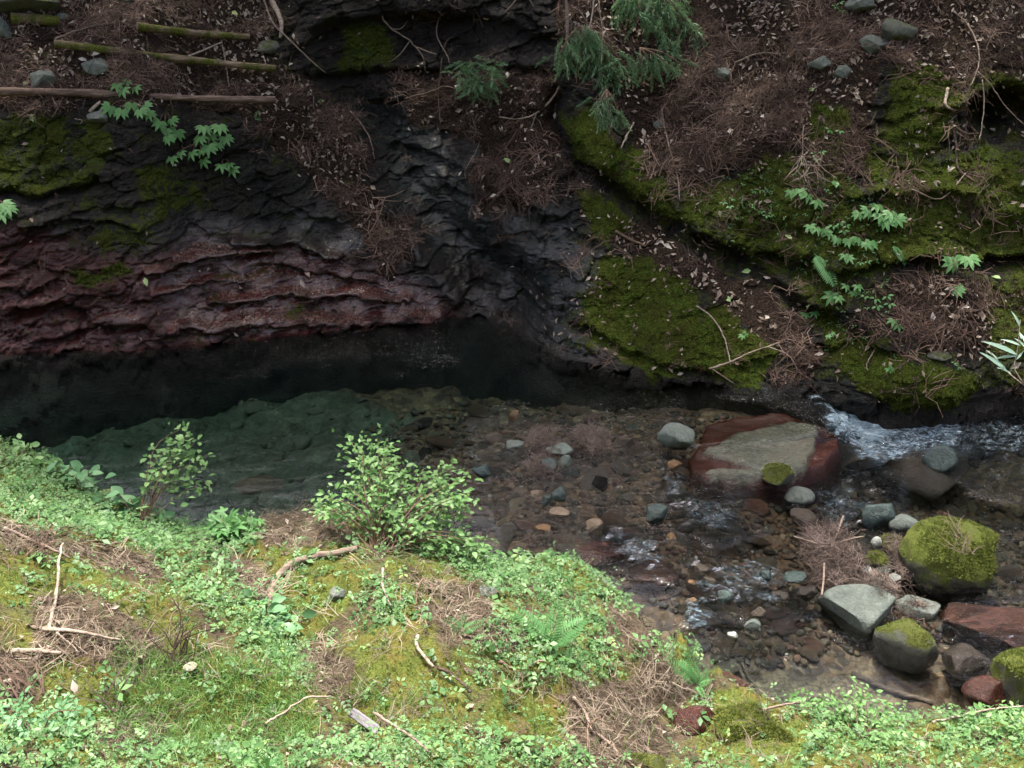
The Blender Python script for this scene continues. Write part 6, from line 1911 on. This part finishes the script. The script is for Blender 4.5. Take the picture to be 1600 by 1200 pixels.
clump = np.clip(0.35 + 1.2 * fbm(FARV, 3.2, 3, 101), 0.02, 2).reshape(UU.shape) ** 1.5
sprays = [dead_spray(s_, 9, 1.5, .012, 2) for s_ in range(8)]
P, N = sample_far((lit + .04 * (1 - moss)) * clump ** 1.4, 6200)
fa = N + RNG.normal(size=N.shape) * .25
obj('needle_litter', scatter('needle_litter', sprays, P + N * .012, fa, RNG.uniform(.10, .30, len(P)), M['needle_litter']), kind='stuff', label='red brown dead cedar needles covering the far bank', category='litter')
small_leaf = [leaf_arrays(1, .5, .5, .35, 2), leaf_arrays(1, .42, -.6, .2, 2), leaf_arrays(1, .6, .9, -.4, 2)]
P, N = sample_far((lit + .02) * np.clip(.5 + fbm(FARV, 2.1, 3, 102).reshape(UU.shape) * 1.4, .05, 2), 10000)
obj('leaf_litter', scatter('leaf_litter', small_leaf, P + N * .02, N + RNG.normal(size=N.shape) * .45, RNG.uniform(.022, .068, len(P)), M['leaf_litter']), kind='stuff', label='small dry leaves strewn over the far bank', category='litter')

# fallen leaves one can pick out
fl = [as_mesh('fallen_leaf', a_, M['dry_leaf']) for a_ in small_leaf]
P, N = sample_far((lit + .01), 190)
spots = [(Pq, Nq) for Pq, Nq in zip(P, N) if 0 < to_px(Pq)[0] < 1600 and 0 < to_px(Pq)[1] < 640][:150]
for Pq, Nq in spots:
    band = 'on the litter of the far bank'
    o = thing('fallen_leaf', 'pale dry leaf lying flat ' + band, 'leaf', group='pale dry leaves on the far bank', mesh=random.choice(fl))
    place(o, Pq + Nq * .03, Nq + RNG.normal(size=3) * .2 + np.array([0, -.3, .2]), random.uniform(.06, .10))
for (u, v), lab in [((226, 437), 'fresh green leaf stuck on the red rock wall'), ((610, 368), 'light green leaf on the litter tongue left of the wet gully'), ((800, 258), 'light green leaf on the middle litter clump'),
                    ((1172, 427), 'green leaf at the top of the slab litter band'), ((1140, 474), 'yellow leaf on the slab litter band'), ((1263, 146), 'yellow green leaf on the upper right slope'), ((1147, 168), 'pale green leaf left on the upper right slope'),
                    ((1560, 438), 'yellow green leaf on the right ledge'), ((1238, 378), 'green leaf in the dark crack under the ridge'), ((492, 156), 'green leaf right of the lowest log'), ((50, 178), 'green leaf on the moss below the lowest log'), ((362, 20), 'green leaf at the top above the logs'),
                    ((36, 137), 'yellow green leaf above the left end of the lowest log'), ((1530, 262), 'pale green leaf under the black hollow')]:
    h = hit(u, v)
    o = thing('fallen_leaf', lab, 'leaf', mesh=leaf_me('oval', 'green_fallen'))
    place(o, h[0] + h[1] * .03, unit(np.array([0, -.6, .7]) + RNG.normal(size=3) * .2), .085)
for (u, v), lab in [((1125, 455), 'round pale dead leaf, largest on the slab litter band'), ((1480, 262), 'large curled pale leaf on the right ledge'), ((110, 1070), 'white dry leaf on the moss at the bottom left'), ((1490, 500), 'bluish white bleached leaf in the litter at far right'),
                    ((484, 437), 'white leaf on the wet rock, right'), ((470, 437), 'small white leaf on the wet rock, left'), ((1456, 488), 'pale dead leaf in the litter right of the sprouts'), ((1260, 70), 'pale leaf at the foot of the white faced stone')]:
    h = hit(u, v)
    o = thing('fallen_leaf', lab, 'leaf', mesh=fl[0])
    place(o, h[0] + h[1] * .03, unit(np.array([0, -.6, .7]) + RNG.normal(size=3) * .2), .10 if v < 900 else .07)

M['needle_drift'] = mat_leaf('drifted_needles', (0.022, 0.015, 0.012), (0.078, 0.055, 0.044), (0.20, 0.155, 0.13), 0.1, rough=0.8)
# needle drifts caught by stones in the stream
def debris(label, cen, ru, rv, n, size, hgt, mat='needle_drift', sticks=()):
    B = at_water(cen[0], cen[1], .01)
    k = ppm(B)
    o = thing('needle_drift', label, 'debris', B)
    rx, ry = ru / k, rv / k / .55
    a = RNG.uniform(0, 2 * math.pi, n)
    q = np.sqrt(RNG.random(n))
    P = np.c_[np.cos(a) * q * rx, np.sin(a) * q * ry, (1 - q ** 2) * hgt * RNG.uniform(.4, 1, n)]
    N = RNG.normal(size=(n, 3)) * .4 + np.array([0, -.3, 1])
    obj('needles', scatter('needles', [dead_spray(s_, 9, 1.6, .012) for s_ in (20, 21, 22)], P, N, RNG.uniform(.6, 1.3, n) * size, M[mat]), o, kind='stuff')
    for pix, r_ in sticks:
        E = np.array([at_water(u, v, hgt * .8) for u, v in pix]) - B
        V, T, Q = tube(smooth_path(E, 6), r_, 6)
        obj('stick', mesh_np('stick', V, [T, Q], True, None, M['twig']), o)
debris('purplish drift of dead needles round the stones in the shallows', (852, 690), 30, 22, 70, .13, .06)
debris('drift of dead needles right of the flat stone in the shallows', (920, 690), 34, 20, 80, .14, .07)
debris('needle drift between the pale stone and teal stones', (852, 728), 26, 16, 36, .11, .04)
debris('tall heap of needles and sticks left of the mossy boulder', (1302, 880), 44, 50, 210, .16, .16, sticks=[([(1306, 840), (1312, 822), (1318, 806)], .008), ([(1284, 930), (1287, 905), (1288, 880)], .007), ([(1240, 838), (1262, 845), (1285, 852)], .007), ([(1300, 850), (1330, 842), (1350, 838)], .006)])
debris('needle drift on the stones between heap and mossy boulder', (1408, 872), 20, 30, 60, .13, .12)
debris('needle drift draped on the large blue grey slab', (1370, 935), 24, 22, 60, .13, .22)
debris('red brown needles between the slab and wedge stone', (1425, 958), 26, 8, 30, .10, .14, 'needle_litter')

# dead sprays on the big boulder top
B = at_water(1498, 838, .38)
o = thing('dead_cedar_spray', 'grey dead cedar spray lying on top of the mossy boulder', 'dead spray', B, mesh=as_mesh('dead_cedar_spray', dead_spray(33, 22, 1.0, .012), M['needle_near']))
o.rotation_euler = (.5, 0, .3)
o.scale = (.22,) * 3
for (u, v), lab, sz_, mt in [((40, 1082), 'fan shaped red brown dead cedar spray at bottom left', .24, 'needle_litter'), ((280, 1020), 'upright reddish dead cedar spray by the mushroom', .24, 'needle_litter'), ((60, 868), 'reddish dead spray below the upright herbs at left', .24, 'needle_litter'),
                             ((530, 1085), 'grey dead spray on the bank above the hollow', .2, 'needle_near'), ((175, 1080), 'dead spray hanging over the grassy hollow', .24, 'needle_near'), ((1190, 1138), 'dead cedar spray lying on the yellow mossy rock', .24, 'needle_near'),
                             ((600, 862), 'rusty dead spray at the foot of the largest shrub', .24, 'needle_litter'), ((430, 935), 'grey trailing needles below the gnarled root', .26, 'needle_near'), ((1262, 275), 'grey tangle of dead needles hanging on the ridge', .3, 'needle_near'),
                             ((1540, 330), 'hanging tuft of reddish needles below the dark stick', .32, 'needle_litter'), ((1500, 520), 'reddish needle tangle above the narrow leaved plant', .4, 'needle_litter'), ((505, 250), 'hanging bunch of reddish needles at the litter edge', .42, 'needle_litter'),
                             ((1412, 285), 'reddish needle bunch on the right ledge', .34, 'needle_litter'), ((800, 290), 'reddish needle bunch on the middle litter clump', .4, 'needle_litter'), ((590, 345), 'needle bunch on the litter tongue by the wet gully', .36, 'needle_litter')]:
    h = hit(u, v)
    o = thing('dead_cedar_spray', lab, 'dead spray', mesh=as_mesh('dead_cedar_spray', dead_spray(40 + u % 17, 20, 1.3, .013), M[mt]))
    D = np.array([0.15, -.5, -.75]) if v < 600 else np.array([random.uniform(-.6, .6), .5, .35])
    aim(o, h[0] + h[1] * .04, D, h[1], sz_)

# near bank carpets
P, N = sample_near(np.clip(.18 + nl * 1.2 - .2 * ng, .02, 2), 2500)
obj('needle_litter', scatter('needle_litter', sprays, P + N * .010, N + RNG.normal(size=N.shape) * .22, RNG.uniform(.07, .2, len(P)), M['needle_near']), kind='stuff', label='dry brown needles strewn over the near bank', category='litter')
tri_t = [trifoliate(s_, .62) for s_ in range(3)] + [pinnate(s_, 3, .5) for s_ in range(2)] + [trifoliate(9, .8)]
up = np.array([0, -.15, 1.0])
cov = ng ** 1.6 * (1 - .75 * pmask(NU, NV, [[(190, 1080), (460, 1100), (480, 1170), (300, 1195), (190, 1150)]], 20, nwob, 14))
P, N = sample_near(cov, 30000)
H = np.abs(RNG.normal(size=len(P))) * .04 + .006
SZ = np.clip(RNG.lognormal(math.log(.023), .55, len(P)), .009, .085)
obj('ground_cover', scatter('ground_cover', tri_t, P + N * H[:, None], N * .4 + up + RNG.normal(size=N.shape) * .38, SZ, M['cover']), kind='stuff', label='low bright green herbs carpeting the near bank', category='ground cover')
far_t = [trifoliate(11, .7), trifoliate(12, .6)]
P, N = sample_far((moss > .3) * pmask(UU, VV, [[(1100, 260), (1420, 280), (1420, 420), (1400, 560), (1290, 560), (1260, 440), (1100, 350)]], 10) + 1e-6, 330)
obj('ground_cover', scatter('ground_cover', far_t, P + N * .03, np.tile([[0, -.6, .8]], (len(P), 1)) + RNG.normal(size=N.shape) * .3, RNG.uniform(.018, .04, len(P)), M['cover']), kind='stuff', label='scattered tiny green sprouts on the mossy ridge', category='ground cover')
gm = 1.3 * pmask(NU, NV, [([(180, 1000), (300, 1040), (470, 1090), (500, 1160), (300, 1190), (180, 1140), (170, 1060)], 1), ([(290, 1020), (460, 1060), (480, 1110), (330, 1090)], .8), ([(380, 970), (480, 1030), (500, 1090), (440, 1060)], .6), ([(560, 1060), (660, 1090), (600, 1130), (520, 1100)], .4)], 14, nwob, 14) + .035
P, N = sample_near(gm, 15000)
obj('grass', scatter('grass', [blade(s_, .035) for s_ in range(4)], P - N * .004, N * .3 + np.array([0, 0, 1]) + RNG.normal(size=N.shape) * .35, RNG.uniform(.035, .10, len(P)), M['grass']), kind='stuff', label='fine green grass in the hollow of the near bank', category='grass')
P, N = sample_near(np.clip(nl + .1, 0, 1), 900)
obj('leaf_litter', scatter('leaf_litter', small_leaf, P + N * .015, N + RNG.normal(size=N.shape) * .35, RNG.uniform(.02, .05, len(P)), M['leaf_litter']), kind='stuff', label='small dry leaves strewn over the near bank', category='litter')
P, N = sample_near(np.clip(nm - .35, 0, 1) * np.clip(1.1 - ng, .1, 1), 12000)
obj('moss', scatter('moss', tuft, P, N, RNG.uniform(.006, .016, len(P)), M['moss_near']), kind='stuff', label='yellow green moss cushions on the near bank', category='moss')
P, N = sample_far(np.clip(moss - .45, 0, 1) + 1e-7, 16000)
obj('moss', scatter('moss', tuft, P, N, RNG.uniform(.008, .022, len(P)), M['moss_far']), kind='stuff', label='green moss toned darker for shade on the rocks of the far bank', category='moss')

# forest over the far bank and the hillside behind the camera: unseen leaf clumps put there to shade the gorge
M['canopy'] = mat_leaf('shade_foliage', (0.03, 0.065, 0.02), (0.05, 0.10, 0.03), (0.08, 0.14, 0.05), 0.25)
clumpt = []
for s_ in range(4):
    r_ = np.random.default_rng(s_)
    parts_ = []
    for i in range(14):
        v, t, q = leaf_lite(.8, .42, .2, .3)
        v = rotx(v, r_.uniform(-.6, .4))
        parts_.append((rotz(v, r_.uniform(0, 6.28)) + r_.normal(size=3) * np.array([.35, .35, .18]), t, q))
    clumpt.append(join(parts_))
n = 560
cy_, cx_ = RNG.uniform(10.3, 24, n), RNG.uniform(-14, 14, n)
CP = np.c_[cx_, cy_, 5.2 + (cy_ - 9.5) * .72 + RNG.uniform(0, 6, n)]
n2 = 1600
hy2, hx2 = RNG.uniform(-22, -3, n2), RNG.uniform(-18, 18, n2)
CP2 = np.c_[hx2, hy2, 5.2 + (-1.6 - hy2) * .42 + RNG.uniform(0, 4, n2)]
n3 = 135
CP3 = np.c_[np.r_[RNG.uniform(-9, 1.0, 110), RNG.uniform(1.0, 9, 25)], RNG.uniform(8.7, 10.8, n3), RNG.uniform(8.0, 12.0, n3)]  # extra clumps added to darken the stream below
CPa = np.vstack([CP, CP2, CP3])
obj('shade_canopy', scatter('shade_canopy', clumpt, CPa, RNG.normal(size=CPa.shape) * .4 + np.array([0, 0, 1]), RNG.uniform(.5, 1.1, len(CPa)), M['canopy']), kind='stuff', label='unseen forest foliage over and behind the view, added to shade the gorge', category='forest')
if False: print('TRIS', sum(len(m.loops) - 2 * len(m.polygons) for m in {o_.data for o_ in bpy.data.objects if o_.type == 'MESH'}))
